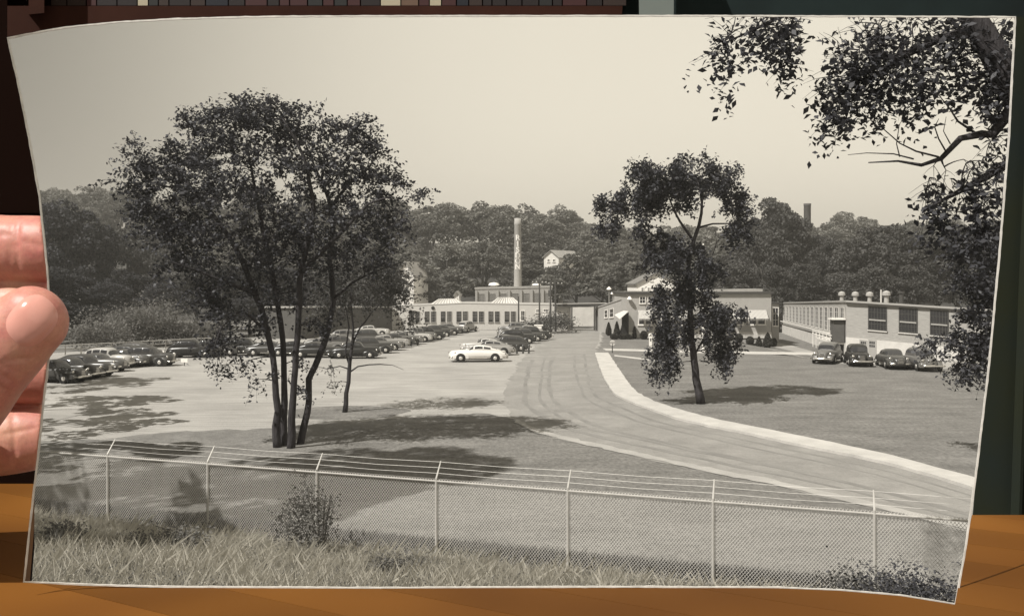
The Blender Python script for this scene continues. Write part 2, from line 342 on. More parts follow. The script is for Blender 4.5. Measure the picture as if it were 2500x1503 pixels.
def pl(l, d): return [P(a, b, d+(dd if dd else 0)) for a, b, dd in [(q+(0,))[:3] if len(q) == 2 else q for q in l]]
big = [
 (pl([(676,1096),(672,930),(648,790),(614,690),(560,580),(480,470),(420,410)], D1), [.19,.135,.125,.12,.10,.07,.03]),
 (pl([(692,1099,.5),(694,930,.6),(692,860,.6),(684,780,.8),(660,650,1.2),(630,500,1.6),(600,340,2)], D1), [.19,.13,.125,.12,.11,.08,.03]),
 (pl([(710,1100,-.2),(718,930,-.4),(728,770,-.6),(735,660,-.8),(765,520,-1),(740,380,-1.2),(690,290,-1.5)], D1), [.19,.135,.13,.12,.10,.07,.03]),
 (pl([(732,1092,.8),(756,980,.9),(754,925,1),(788,850,1),(812,740,1.2),(806,640,1.4),(812,560,1.6),(806,500,1.6),(775,420,1.6),(745,350,1.5)], D1), [.17,.14,.14,.14,.125,.12,.11,.10,.06,.03]),
 (pl([(808,505,1.6),(850,450,1.8),(900,410,2),(930,350,2.2)], D1), [.09,.07,.05,.02]),
 (pl([(735,665,-.8),(790,610,-1.4),(840,560,-2),(900,500,-2.4),(960,480,-2.6)], D1), [.12,.10,.08,.05,.02]),
 (pl([(625,720,0),(560,690,-1),(480,660,-1.5),(420,640,-2)], D1), [.09,.07,.05,.02]),
 (pl([(812,730,1.2),(860,690,.8),(920,660,.4),(980,640,0)], D1), [.07,.05,.035,.015]),
 (pl([(640,800,0),(590,760,-.8),(540,800,-1.2),(520,860,-1.5)], D1), [.07,.05,.035,.015]),
]
big_e = [(600,330,130,70),(570,285,70,45),(650,290,80,45),(730,310,70,50),(600,255,28,18,.8),(665,255,25,16,.8),(500,300,45,35,.8),(500,370,110,80),(400,400,75,60),(345,365,35,32,.8),(340,440,55,50),(420,480,110,70),(380,540,60,45),(800,350,100,60),(870,340,60,50),(860,310,28,18,.8),(920,400,60,60),(960,460,60,40),(1020,480,35,18,.8),(620,430,190,70),(780,440,120,60),(600,520,200,70),(800,540,140,60),(930,540,80,50),(450,580,80,40),(560,610,120,55,.9),(720,620,140,60,.8),(880,620,90,50,.8),(470,660,70,50,.9),(560,700,90,50,.9),(700,700,100,40,.6),(600,770,90,35,.7),(770,770,45,40,.7),
 (560,820,60,30,.8),(520,850,35,25,.6),(600,880,45,25,.5),(545,895,25,20,.5),(650,930,22,24,.4),(725,890,35,30,.4),(720,950,20,18,.3)]
grow('shade_tree', 'tall spreading tree with four dark leaning trunks rising from one base behind the fence', big, big_e, D1, 820, 46, .19, .39, L_dark, B_dark, seed=3, depth=4.2)
D2 = (H)*F/(1006-HZ)
sap = [(pl([(843,1006),(846,960),(853,905),(858,860),(862,800),(858,740),(860,680)], D2), [.15,.12,.11,.09,.06,.04,.02]),
 (pl([(860,845),(880,800),(925,745),(975,710)], D2), [.06,.045,.03,.015]), (pl([(855,900),(842,860),(852,800),(842,740)], D2), [.06,.05,.04,.02]),
 (pl([(855,908),(875,893),(900,889),(930,888),(960,890),(985,902)], D2), [.05,.04,.035,.03,.015,.008]), (pl([(852,900),(830,893),(800,900),(770,893)], D2), [.04,.03,.02,.01])]
sap_e = [(870,680,110,80),(940,720,60,60),(820,730,70,50),(900,640,70,40),(990,770,30,40,.8),(960,690,50,60),(795,890,25,20,.5),(815,925,15,15,.4)]
grow('young_tree', 'slim young tree with sparse small leaves on a grass island in the gravel lot', sap, sap_e, D2, 260, 30, .16, .36, L_mid, B_dark, seed=5, depth=2.6)
D3 = H*F/(985-HZ)
mid = [(pl([(1713,985),(1700,925),(1692,860),(1686,800),(1684,720),(1682,650),(1690,600),(1706,550),(1712,490),(1700,430)], D3), [.27,.22,.20,.18,.15,.13,.12,.10,.07,.03]),
 (pl([(1695,590),(1660,540),(1640,500),(1620,450)], D3), [.09,.07,.05,.02]), (pl([(1684,640),(1620,590),(1575,560),(1560,520)], D3), [.09,.07,.05,.02]),
 (pl([(1705,556),(1740,548),(1780,545),(1810,555)], D3), [.07,.05,.04,.02]), (pl([(1686,680),(1730,640),(1750,590),(1745,560)], D3), [.04,.035,.02,.01]),
 (pl([(1690,850),(1665,800),(1650,780)], D3), [.06,.05,.03]), (pl([(1694,870),(1720,820),(1760,780)], D3), [.06,.05,.02]), (pl([(1684,740),(1720,715),(1760,722)], D3), [.04,.03,.015])]
mid_e = [(1700,420,95,40),(1610,430,80,45),(1760,430,40,45),(1570,480,70,45),(1500,490,40,30),(1800,480,35,28),(1640,480,80,40),(1500,545,38,26,.9),(1590,555,30,18,.7),(1790,555,45,30),(1640,590,60,30),(1650,625,90,45),(1740,650,40,30,.7),(1640,720,45,28,.7),(1700,690,45,40),(1650,690,60,22,.6),(1690,760,90,45),(1760,770,70,32,.8),(1620,770,40,30,.7),(1640,830,60,40),(1760,830,45,40,.9),(1620,885,38,24),(1770,870,40,25,.6),(1475,480,15,12,.8),(1800,505,28,18)]
grow('lawn_tree', 'dark leafy tree with one bent trunk standing alone on the lawn', mid, mid_e, D3, 330, 95, .24, .34, L_dark, B_dark, seed=8, depth=3.0, drop=.45)
# overhanging tree, root off to the right near the camera
D4 = 12.5
ov = [(pl([(2790,1350),(2700,800),(2600,450),(2500,250),(2430,130),(2380,60),(2300,-60),(2200,-200)], D4), [.34,.30,.27,.23,.19,.17,.12,.08]),
 (pl([(2490,240),(2420,330),(2390,330),(2340,340),(2300,385),(2250,400),(2190,395),(2120,397)], D4), [.10,.07,.055,.045,.035,.025,.015,.008]),
 (pl([(2390,330),(2340,300),(2310,270),(2290,230)], D4), [.02,.015,.01,.006]), (pl([(2290,380),(2230,372),(2190,350),(2150,310),(2138,285)], D4), [.015,.012,.009,.007,.004]),
 (pl([(2300,370),(2292,340),(2285,310),(2292,290)], D4), [.012,.010,.008,.004]), (pl([(2230,390),(2180,375),(2120,378),(2070,378)], D4), [.012,.009,.006,.004]),
 (pl([(2195,388),(2190,350),(2195,310),(2205,290)], D4), [.009,.007,.005,.003]), (pl([(2310,350),(2300,320),(2310,285)], D4), [.009,.006,.003]),
 (pl([(2400,80),(2300,90),(2210,130),(2130,190),(2080,240)], D4), [.09,.06,.045,.03,.012]),
 (pl([(2300,-60),(2100,-60),(1950,20),(1850,70),(1770,105)], D4), [.08,.06,.04,.02,.01]),
 (pl([(2540,350),(2440,420),(2350,470),(2280,500)], D4), [.10,.06,.04,.015])]
ov_e = [(1870,60,95,50,1.1),(1800,90,40,22,.7),(1760,118,20,10,.4),(1940,80,30,60,.8),(1925,160,14,38,.8),(1790,172,14,8,.3),
 (2110,110,75,70),(2180,160,110,80),(2060,190,45,70,.9),(2070,225,40,30,.8),(2042,270,22,18,.6),(2160,205,85,30,.6),(2230,70,110,40),(2330,90,60,50),(2380,160,40,70,.9),(2290,180,50,25,.5),
 (2430,190,40,110,.7),(2420,330,40,80,.5),(2330,430,70,50,.8),(2280,480,40,45,.8),(2400,440,40,70,.5),(2350,500,60,40,.7),(2260,530,28,22,.7),(2440,480,40,60,.5),(2400,570,40,35,.5),(2450,60,40,40,.9)]
grow('overhanging_tree', 'near tree with large drooping leaves hanging in from the upper right corner', ov, ov_e, D4, 290, 21, .115, .17, L_dark, B_dark, seed=11, depth=1.6, rt=.01, drop=.5, rtw=.6)
D5 = 36.0
r5 = [(pl([(2640,1110),(2620,900),(2560,760),(2480,650),(2420,600)], D5), [.4,.36,.28,.18,.06]), (pl([(2600,850),(2500,800),(2420,800),(2350,860)], D5), [.15,.10,.06,.02])]
r5_e = [(2400,620,60,60),(2350,590,50,35,.7),(2440,700,60,80),(2385,690,50,50,.8),(2410,790,50,60),(2370,800,40,30,.7),(2350,850,75,40,.8),(2370,900,45,28),(2440,860,60,60),(2290,830,30,18,.5),(2500,760,100,150)]
grow('side_tree', 'dark tree with low hanging boughs at the right edge beside the parked cars', r5, r5_e, D5, 250, 60, .20, .36, L_dark, B_dark, seed=12, depth=3)

# forest prototypes
def crown_mesh(name, leafm, seed, n_l=70, per=55, lr=(.9, 1.5), leaf=.55, shape=(1, 1, 1.15), low=.15):
    """unit-height tree of 10 m; returns crown mesh, trunk mesh"""
    rng = np.random.default_rng(seed); pts = []
    for i in range(n_l):
        v = rng.normal(size=3); v /= np.linalg.norm(v)
        if v[2] < -.6: v[2] *= -.5
        r = rng.uniform(.5, 1)**.5; w_ = 3.3*(1-.25*max(0, v[2]))
        c = np.array([v[0]*r*w_*shape[0], v[1]*r*w_*shape[1], 5.8+v[2]*r*3.6*shape[2]])
        q = rng.normal(size=(per, 3)); q /= np.linalg.norm(q, axis=1)[:, None]; rr = rng.uniform(*lr); q[:, 2] = np.where(q[:, 2] < -.25, -q[:, 2]*.8, q[:, 2])
        pts.append(c+q*rr*np.array([1, 1, .7])*rng.uniform(.75, 1, (per, 1)))
    pts = np.concatenate(pts)
    cm = quad_mesh(name+' crown', leaves(pts, leaf, rng, aspect=.7, up=.6), leafm)
    tb = MB(); tb.tube([(0, 0, -.8), (.1, 0, 1.5), (-.05, .1, 3.5), (.1, 0, 6.5)], [.28, .22, .18, .06], 7)
    for k in range(6):
        a = rng.uniform(0, 6.28); tb.tube([(0, 0, 2.3+k*.5), (math.cos(a)*1.2, math.sin(a)*1.2, 3.8+k*.6), (math.cos(a)*2.3, math.sin(a)*2.3, 5+k*.6)], [.1, .06, .02], 5)
    return cm, tb.mesh(name+' trunk', B_grey, True)
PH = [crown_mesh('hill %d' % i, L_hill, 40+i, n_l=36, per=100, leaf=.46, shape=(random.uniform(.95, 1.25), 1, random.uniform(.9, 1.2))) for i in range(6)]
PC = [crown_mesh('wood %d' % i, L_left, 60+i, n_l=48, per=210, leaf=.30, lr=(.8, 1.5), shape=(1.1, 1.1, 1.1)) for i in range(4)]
PR = [crown_mesh('side %d' % i, mat('park leaves', (.085, .083, .078), .7, trans=.3, spec=.2, obj_rand=.25), 70+i, n_l=46, per=200, leaf=.32, lr=(.8, 1.5), shape=(1.1, 1.1, 1.1)) for i in range(4)]
def plant(name, protos, x, y, hgt, wid, label, group, rnd, dz=0):
    cm, tm = rnd.choice(protos); z = h1(x, y)+dz
    o = empty(name, (x, y, z), rnd.uniform(0, 6.28), label, 'tree', group); o.scale = (wid/7, wid/7, hgt/10)
    link('crown', cm, o); link('trunk', tm, o); return o
rnd = random.Random(21)
n_h = 0
rows = [(176, 8.5), (190, 9.5), (205, 10.5), (222, 11), (242, 11.5), (264, 12), (288, 12), (312, 12.5), (328, 12)]
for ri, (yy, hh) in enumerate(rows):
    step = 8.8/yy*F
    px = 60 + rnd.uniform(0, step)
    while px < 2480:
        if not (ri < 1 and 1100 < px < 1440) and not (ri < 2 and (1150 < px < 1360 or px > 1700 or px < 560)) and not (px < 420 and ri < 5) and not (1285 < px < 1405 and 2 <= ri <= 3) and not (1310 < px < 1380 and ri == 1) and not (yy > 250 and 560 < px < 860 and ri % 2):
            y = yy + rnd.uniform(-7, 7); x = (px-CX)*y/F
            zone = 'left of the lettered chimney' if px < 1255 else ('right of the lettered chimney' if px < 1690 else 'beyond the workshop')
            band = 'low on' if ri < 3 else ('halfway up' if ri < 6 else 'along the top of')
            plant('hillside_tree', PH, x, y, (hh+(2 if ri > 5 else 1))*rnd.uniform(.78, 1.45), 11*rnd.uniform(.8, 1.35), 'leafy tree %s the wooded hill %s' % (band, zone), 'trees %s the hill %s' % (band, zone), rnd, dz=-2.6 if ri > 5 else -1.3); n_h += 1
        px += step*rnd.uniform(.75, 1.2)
# far pale ridge on the left
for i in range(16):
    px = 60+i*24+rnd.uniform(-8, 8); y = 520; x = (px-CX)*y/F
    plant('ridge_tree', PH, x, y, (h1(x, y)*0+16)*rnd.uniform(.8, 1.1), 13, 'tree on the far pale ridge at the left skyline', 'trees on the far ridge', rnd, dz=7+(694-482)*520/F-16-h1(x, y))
for px, y, yt, w_ in ((1333, 200, 651, 8), (1362, 198, 648, 8), (1345, 186, 668, 9)):
    plant('hillside_tree', PH, (px-CX)*y/F, y, max(4, (694-yt)*y/F+H-h1((px-CX)*y/F, y)+1), w_, 'tree just below the small hillside house', 'trees below the small hillside house', rnd, dz=-1)
# tall dark wood on the left
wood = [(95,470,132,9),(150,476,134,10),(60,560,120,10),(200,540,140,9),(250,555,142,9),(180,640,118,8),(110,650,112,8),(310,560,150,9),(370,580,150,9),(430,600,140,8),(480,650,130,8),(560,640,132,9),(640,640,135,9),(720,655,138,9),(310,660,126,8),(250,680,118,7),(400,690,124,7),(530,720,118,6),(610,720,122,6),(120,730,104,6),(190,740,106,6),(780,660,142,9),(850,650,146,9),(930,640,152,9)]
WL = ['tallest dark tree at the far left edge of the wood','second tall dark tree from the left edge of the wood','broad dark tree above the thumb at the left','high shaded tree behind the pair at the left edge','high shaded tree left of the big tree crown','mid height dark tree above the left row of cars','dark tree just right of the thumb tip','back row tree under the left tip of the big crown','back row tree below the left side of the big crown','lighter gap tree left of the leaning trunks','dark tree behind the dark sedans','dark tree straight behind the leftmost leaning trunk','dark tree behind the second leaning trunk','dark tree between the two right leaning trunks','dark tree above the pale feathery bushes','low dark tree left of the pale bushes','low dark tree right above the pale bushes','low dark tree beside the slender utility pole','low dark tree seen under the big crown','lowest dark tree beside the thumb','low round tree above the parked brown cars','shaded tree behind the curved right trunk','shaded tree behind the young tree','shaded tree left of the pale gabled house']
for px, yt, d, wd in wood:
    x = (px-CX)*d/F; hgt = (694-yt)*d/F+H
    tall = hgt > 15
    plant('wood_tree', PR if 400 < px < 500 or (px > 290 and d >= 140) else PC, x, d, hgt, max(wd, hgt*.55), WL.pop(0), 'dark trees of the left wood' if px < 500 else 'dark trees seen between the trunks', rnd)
PL = ['full tree directly behind the right end of the office roof','pointed tall tree just left of the plain chimney','second pointed tree beside the plain chimney','tree whose top meets the foot of the plain chimney','round tree just right of the plain chimney','lower tree right of the flagpole','tree behind the first workshop ventilators','high round tree above the workshop ventilators','high round tree above the dark flue pipe','tree behind the right half of the workshop roof','back tree above the workshop windows','back tree left of the low hanging boughs','tall tree behind the low hanging boughs','tree at the right edge behind the boughs','pale tree just right of the lawn tree crown','pale tree behind the flagpole','low tree behind the middle ventilators','low tree behind the thin roof pipe','low tree behind the left end of the workshop','low tree behind the workshop side wall','low tree behind the narrow link building']
for px, yt, d, wd in [(1865,560,160,10),(1885,488,168,10),(1912,508,170,8),(1990,570,172,8),(2030,585,160,9),(1840,600,175,10),(2060,600,165,9),(2120,555,150,11),(2185,550,150,11),(2240,575,145,9),(2290,590,140,10),(2340,560,140,10),(2400,545,135,11),(2450,560,130,11),(1780,620,180,10),(1800,640,160,9),(2130,650,140,8),(2220,650,138,8),(1960,640,150,9),(2060,665,148,8),(1900,650,150,8)]:
    x = (px-CX)*d/F; hgt = (694-yt)*d/F+H-h1(x, d)
    plant('park_tree', PR, x, d, hgt, max(wd, hgt*.5), PL.pop(0), 'trees behind the long low building' if px > 1990 else 'trees behind the office', rnd)
PO = [crown_mesh('lacy %d' % i, L_mid, 80+i, n_l=34, per=55, leaf=.42, shape=(1.2, 1.2, .9), lr=(.45, 1.0)) for i in range(3)]
# trees standing left of the view; their shadows lie over the lawn and lot
OL = ['farthest','fifth','fourth','third','tallest','nearest']
for i, (x, y, hgt, wd, dz) in enumerate([(-36, 57, 15, 9, 0), (-30.5, 47, 14, 8.5, 0), (-27.5, 40, 14, 8, 0), (-23, 31, 14, 8, 0), (-20, 21.5, 27, 9.5, 0), (-16.5, 13, 13, 8, 0)]):
    o = plant('outside_tree', PR if i == 4 else PO, x, y, hgt, wd, '%s tree left of the view casting shade across the lot and lawn' % OL[i], 'trees left of the view', rnd)
# bushes
def bush(name, label, x, y, r, hgt, n, leaf, m, seed, group=None, lumps=9, stems=True):
    rng = np.random.default_rng(seed); z = h1(x, y); o = empty(name, (x, y, z), label=label, cat='bush', group=group); pts = []
    for i in range(lumps):
        c = np.array([rng.normal()*r*.5, rng.normal()*r*.4, rng.uniform(.25, .8)*hgt]); pts.append(c+rng.normal(size=(n//lumps, 3))*np.array([r*.28, r*.28, hgt*.16]))
    pts = np.concatenate(pts); pts[:, 2] = np.abs(pts[:, 2]); link('foliage', quad_mesh(name, leaves(pts, leaf, rng), m), o)
    mb = MB()
    for i in range(10):
        a = rng.uniform(0, 6.28); mb.tube([(0, 0, -.1), (math.cos(a)*r*.25, math.sin(a)*r*.25, hgt*.4), (math.cos(a)*r*.5, math.sin(a)*r*.5, hgt*.8)], [.02, .012, .006], 4)
    mb.build('stems', B_grey, o); return o
for i, (px, d, r, hg) in enumerate([(300,98,3.2,4.5),(345,100,3.6,5.2),(390,102,3.2,4.2),(250,94,3,3.2),(440,103,2.6,2.8),(500,106,2.6,2.4)]):
    bush('pale_bush', ['pale feathery bush left of the tallest pale one','tallest pale feathery bush behind the left cars','pale feathery bush right of the tallest one','smallest pale bush nearest the thumb','low pale bush behind the dark tall sedan','low pale bush left of the slender utility pole'][i], (px-CX)*d/F, d, r, hg, 3500, .28, L_pale, 80+i, 'pale bushes behind the cars', lumps=14)
bush('pole_bush', 'round leafy bush at the foot of the utility poles', P(1345,800,128).x, 128, 3.0, 2.9, 3200, .28, L_mid, 91, lumps=14)
bush('fence_bush', 'leafy weed bush growing up against the chain link fence', P(785,1250,19.4).x, 19.4, .62, 1.6, 1900, .085, mat('bush leaves', (.12, .115, .105), .6, trans=.3, spec=.3), 92, lumps=12)
bush('corner_bush', 'dark bush in the lower right corner before the fence', P(2240,1400,13.4).x, 13.4, 1.2, .95, 3800, .07, L_dark, 93, lumps=16)
bush('corner_bush', 'darker bush at the foot of the last fence post', P(2120,1400,14.8).x, 14.8, .8, .9, 1800, .07, L_mid, 94, lumps=12)
bush('weed_clump', 'broad leaved weed clump in the grass at the lower left', P(420,1330,17.6).x, 17.6, .8, .5, 1200, .085, L_pale, 95, lumps=10)
bush('weed_clump', 'low weed clump at the far lower left of the bank', P(150,1350,17.0).x, 17.0, .6, .5, 700, .09, L_pale, 96, lumps=8)
bush('weed_clump', 'pale weed clump in the grass below the second fence bay', P(950,1400,15.8).x, 15.8, .5, .5, 1200, .05, L_pale, 97, lumps=8)

# clipped evergreens before the office
def evergreen(px, yt, yb, wpx, cone, label, d=None):
    g = G(px, yb) if d is None else P(px, yb, d); s = F/g.y; hgt = (yb-yt)/s; r = wpx/2/s; rng = np.random.default_rng(int(px)); n = 1500
    t = rng.uniform(0, 1, n); prof = (1-t)**(.75) * (1-np.exp(-t*9)) * 1.25 if cone else np.sqrt(np.clip(1-(2*t-1)**2, 0, 1)); a = rng.uniform(0, 6.283, n)
    rr = r*prof*rng.uniform(.8, 1.05, n); pts = np.stack([rr*np.cos(a), rr*np.sin(a), t*hgt], 1)
    o = empty('conical_evergreen' if cone else 'round_evergreen', (g.x, g.y, h1(g.x, g.y)), label=label, cat='shrub', group='clipped evergreens before the office'); link('foliage', quad_mesh('evergreen', leaves(pts, .22, rng, aspect=.7), L_ever), o)
    mb = MB(); prf = [(r*.85*((1-t_)**.75*(1-math.exp(-t_*9))*1.25 if cone else math.sqrt(max(0, 1-(2*t_-1)**2)))+.01, t_*hgt) for t_ in np.linspace(0, .97, 8)]; mb.lathe((0, 0, 0), prf, 10); mb.build('inner_mass', L_ever, o, sm=True)
for q in [(1486,787,819,15,True,'narrow conical evergreen at the left end before the office porch'),(1506,785,826,17,True,'tall conical evergreen second from the left before the porch'),(1522,789,826,20,True,'broad conical evergreen right before the porch opening'),
 (1500,815,828,20,False,'low round evergreen at the feet of the tall cones'),(1521,816,828,18,False,'low round evergreen under the broad cone'),(1536,817,828,12,False,'smallest round evergreen right of the porch'),
 (1549,798,827,11,True,'slim pointed evergreen by the striped awning'),(1572,808,828,18,False,'egg shaped evergreen left of the white post'),(1781,815,828,22,False,'low spreading evergreen right of the lawn tree'),
 (1804,807,828,18,False,'egg shaped evergreen below the gap between the awnings'),(1831,808,828,18,False,'egg shaped evergreen below the right awning'),(1853,804,828,16,True,'conical evergreen at the right corner of the office'),(1874,792,829,25,True,'largest evergreen at the right corner of the office'),(1890,806,826,12,False,'small evergreen beyond the right corner of the office')]: evergreen(*q)

# grass
M_blade = mat('tall dry grass', (.47, .445, .385), .9, trans=.3, spec=.1); M_blade2 = mat('tall green grass', (.20, .193, .175), .9, trans=.3, spec=.1)
def blades(name, n, tr, sr, hgt, m, seed, wd=.012, kind='stuff', clump=None):
    rng = np.random.default_rng(seed); s = rng.uniform(sr[0], sr[1], n); t = rng.uniform(tr[0], tr[1], n)
    if clump:
        cs = rng.uniform(sr[0], sr[1], clump); ct = rng.uniform(tr[0], tr[1], clump); k = rng.integers(0, clump, n); s = cs[k]+rng.normal(size=n)*.16; t = ct[k]+rng.normal(size=n)*.16
    x = FA[0]+fdir[0]*s+fn[0]*t; y = FA[1]+fdir[1]*s+fn[1]*t; z = hz(x, y)
    hh = hgt*rng.uniform(.45, 1.25, n); a = rng.uniform(0, 3.14, n); lean = rng.normal(size=(n, 2))*.42*hh[:, None]; lean[:, 0] += .12*hh
    w_ = wd*rng.uniform(.6, 1.5, n); ux, uy = np.cos(a)*w_, np.sin(a)*w_
    b = np.stack([x, y, z-.03], 1); u = np.stack([ux, uy, 0*ux], 1); tip = b+np.stack([lean[:, 0], lean[:, 1], hh], 1); md = b*.45+tip*.55+np.stack([-lean[:, 0]*.06, -lean[:, 1]*.06, hh*.02], 1)
    V = np.stack([b-u, b+u, tip+u*.15, md-u*.9], 1)
    return tag(link(name, quad_mesh(name, V, m)), 'tall unmown grass on the bank before the fence' if tr[0] > 0 else 'dark uncut grass strip along the far side of the fence', 'grass', kind=kind)
blades('tall_grass', 150000, (.15, 9.5), (-8, 25), .26, M_blade, 1, wd=.005, clump=6000)
blades('tall_grass', 26000, (.15, 9.5), (-8, 25), .45, M_blade, 7, wd=.004, clump=900)
blades('tall_grass', 120000, (.15, 9.5), (-8, 25), .22, M_blade2, 2, wd=.006, clump=3000)
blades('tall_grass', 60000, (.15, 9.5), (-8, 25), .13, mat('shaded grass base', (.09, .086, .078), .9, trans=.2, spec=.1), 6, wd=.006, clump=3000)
def weeds(name, label, n, ncl, size, m, seed, hgt, spread):
    rng = np.random.default_rng(seed); cs = rng.uniform(-8, 25, ncl); ct = rng.uniform(.2, 9.5, ncl); k = rng.integers(0, ncl, n); sz = rng.uniform(.5, 1.5, ncl)[k]
    s_ = cs[k]+rng.normal(size=n)*spread*sz; t_ = ct[k]+rng.normal(size=n)*spread*sz; x = FA[0]+fdir[0]*s_+fn[0]*t_; y = FA[1]+fdir[1]*s_+fn[1]*t_
    c = np.stack([x, y, hz(x, y)+rng.uniform(0, 1, n)**1.5*hgt*sz], 1); tag(link(name, quad_mesh(name, leaves(c, size, rng, aspect=.6, up=.1), m)), label, 'weeds', kind='stuff')
weeds('pale_weeds', 'pale flowering weeds scattered through the bank grass', 42000, 520, .026, mat('pale weed heads', (.50, .47, .41), .9, trans=.3, spec=.1), 31, .34, .12)
weeds('dark_weeds', 'dark leafy weeds scattered through the bank grass', 60000, 520, .035, L_mid, 32, .26, .16)
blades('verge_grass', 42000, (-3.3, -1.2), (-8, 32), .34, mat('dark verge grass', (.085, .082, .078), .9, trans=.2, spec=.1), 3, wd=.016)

# ------------------------------------------------------------------ chain link fence
M_galv = mat('galvanised steel', .46, .5, metal=.2, var=.08, scale=8)
M_wire = mat('galvanised wire', .52, .5, metal=.1)
fence = empty('chain_link_fence', (FA[0], FA[1], h1(*FA)), label='long chain link fence with slanted barbed wire arms crossing the foreground', cat='fence')
fo = np.array([FA[0], FA[1], h1(*FA)])
def fp(s, z, off=0.0):
    return Vector((fdir[0]*s - fn[0]*off, fdir[1]*s - fn[1]*off, z))
SP = 3.05; k0, k1 = -2, 9; RH = 1.83
arm_pts = {}
for k in range(k0, k1+1):
    s = k*SP; mb = MB(); mb.tube([fp(s, -.3), fp(s, RH)], .030, 8); p = mb.build('post', M_galv, fence)
    ab = MB(); ab.tube([fp(s, RH-.02), fp(s, RH+.06), fp(s, RH+.40, .27)], [.026, .022, .014], 6); ab.build('barb_arm', M_galv, p)
mb = MB(); mb.tube([fp(k0*SP, RH), fp(k1*SP, RH)], .020, 6); mb.build('top_rail', M_galv, fence)
for q in (.30, .62, .95):
    mb = MB()
    for k in range(k0, k1):
        a = fp(k*SP, RH+.06+.34*q, .27*q); b = fp((k+1)*SP, RH+.06+.34*q, .27*q); mb.tube([a, (a+b)/2-Vector((0, 0, .02)), b], .0032, 3, cap=False)
    mb.build('barbed_wire', M_wire, fence)
mb = MB(); L0, L1 = k0*SP, k1*SP; pitch = .066; top = RH+.055; bot = .04; hh = top-bot; s = L0-hh
slope = .80
vs = []; 
for sg in (1, -1):
    s = L0-hh
    while s < L1+hh:
        a0, b0 = (s, bot), (s+sg*hh*slope, top)
        ta, tb_ = 0, 1
        def X(t): return a0[0]+(b0[0]-a0[0])*t
        lo, hi = 0.0, 1.0
        if sg > 0: lo = max(lo, (L0-a0[0])/(hh*slope)); hi = min(hi, (L1-a0[0])/(hh*slope))
        else: lo = max(lo, (a0[0]-L1)/(hh*slope)); hi = min(hi, (a0[0]-L0)/(hh*slope))
        if hi-lo > .01: mb.tube([fp(X(lo), bot+hh*lo, .032+.004*sg), fp(X(hi), bot+hh*hi, .032+.004*sg)], .0043, 3, cap=False)
        s += pitch
tag(mb.build('wire_mesh', M_wire, fence), kind='stuff')

# ------------------------------------------------------------------ buildings
M_wall = mat('pale painted brick', .50, .85, var=.05, scale=1.5, bump=.3, bscale=8, stretch=(1, 1, 4))
M_wall2 = mat('buff office wall', .35, .85, var=.05, scale=1.2)
M_brick = mat('grey brick courses', .32, .9, var=.16, scale=2.5, stretch=(.6, .6, 5), bump=.4, bscale=12)
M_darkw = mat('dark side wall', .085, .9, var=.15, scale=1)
M_white = mat('white paint', .80, .6, var=.04, scale=3); M_trim = mat('grey trim', .32, .7); M_roof = mat('pale roofing', .34, .8, var=.1, scale=.6); M_roofd = mat('tar roofing', .10, .9, var=.2, scale=.6)
M_glass = mat('window glass', (.025, .025, .027), .12, spec=.5); M_glass2 = mat('curtained glass', .06, .3, spec=.5, var=.3, scale=.7, obj_rand=.4); M_darkd = mat('dark opening', .015, .9); M_darkm = mat('dark metal', .05, .5, spec=.4)
M_skyl = mat('ribbed white roofing', .55, .7); M_wood = mat('weathered pole wood', .07, .9, var=.3, scale=6, stretch=(1, 1, .1)); M_letter = mat('painted letters', .70, .7)
M_conc = mat('whitewashed foundation', .55, .85, var=.10, scale=1)
class Fac:
    """a facade panel between two picture columns, each at its own distance; u,v in 0..1 on it"""
    def __init__(s, x0, t0, b0, d0, x1, t1, b1, d1):
        s.bl, s.tl, s.br, s.tr = P(x0, b0, d0), P(x0, t0, d0), P(x1, b1, d1), P(x1, t1, d1)
        h = (s.br-s.bl); h.z = 0; s.W = h.length; s.dir = h.normalized(); s.n = Vector((s.dir.y, -s.dir.x, 0))
        if s.n.y > 0 and abs(s.n.y) > .05: s.n = -s.n
    def pt(s, u, v, off=0): return (s.bl*(1-u)*(1-v)+s.br*u*(1-v)+s.tl*(1-u)*v+s.tr*u*v) + s.n*off
    def panel(s, mb, u0, v0, u1, v1, off, th):
        q = [s.pt(u0, v0, off), s.pt(u1, v0, off), s.pt(u1, v1, off), s.pt(u0, v1, off)]; mb.prism(q, s.n*th); return mb
def loc(parent, mb):
    l = Vector(parent.location); mb.v = [tuple(Vector(x)-l) for x in mb.v]; return mb
def wallblock(fac, depth, name, m, parent, sink=.6, roofm=None, over=.25, rth=.18):
    mb = MB(); bl, br, tl, tr = fac.bl.copy(), fac.br.copy(), fac.tl.copy(), fac.tr.copy(); bl.z -= sink; br.z -= sink
    mb.prism([bl, br, tr, tl], -fac.n*depth); loc(parent, mb).build(name, m, parent)
    if roofm:
        mb = MB(); u = fac.dir*over; up = Vector((0, 0, .003))
        mb.prism([tl-u+up, tr+u+up, tr+u+up+Vector((0, 0, rth)), tl-u+up+Vector((0, 0, rth))], -fac.n*(depth+2*over)); mb.v = [tuple(Vector(x)+fac.n*over) for x in mb.v]; loc(parent, mb).build('roof', roofm, parent)
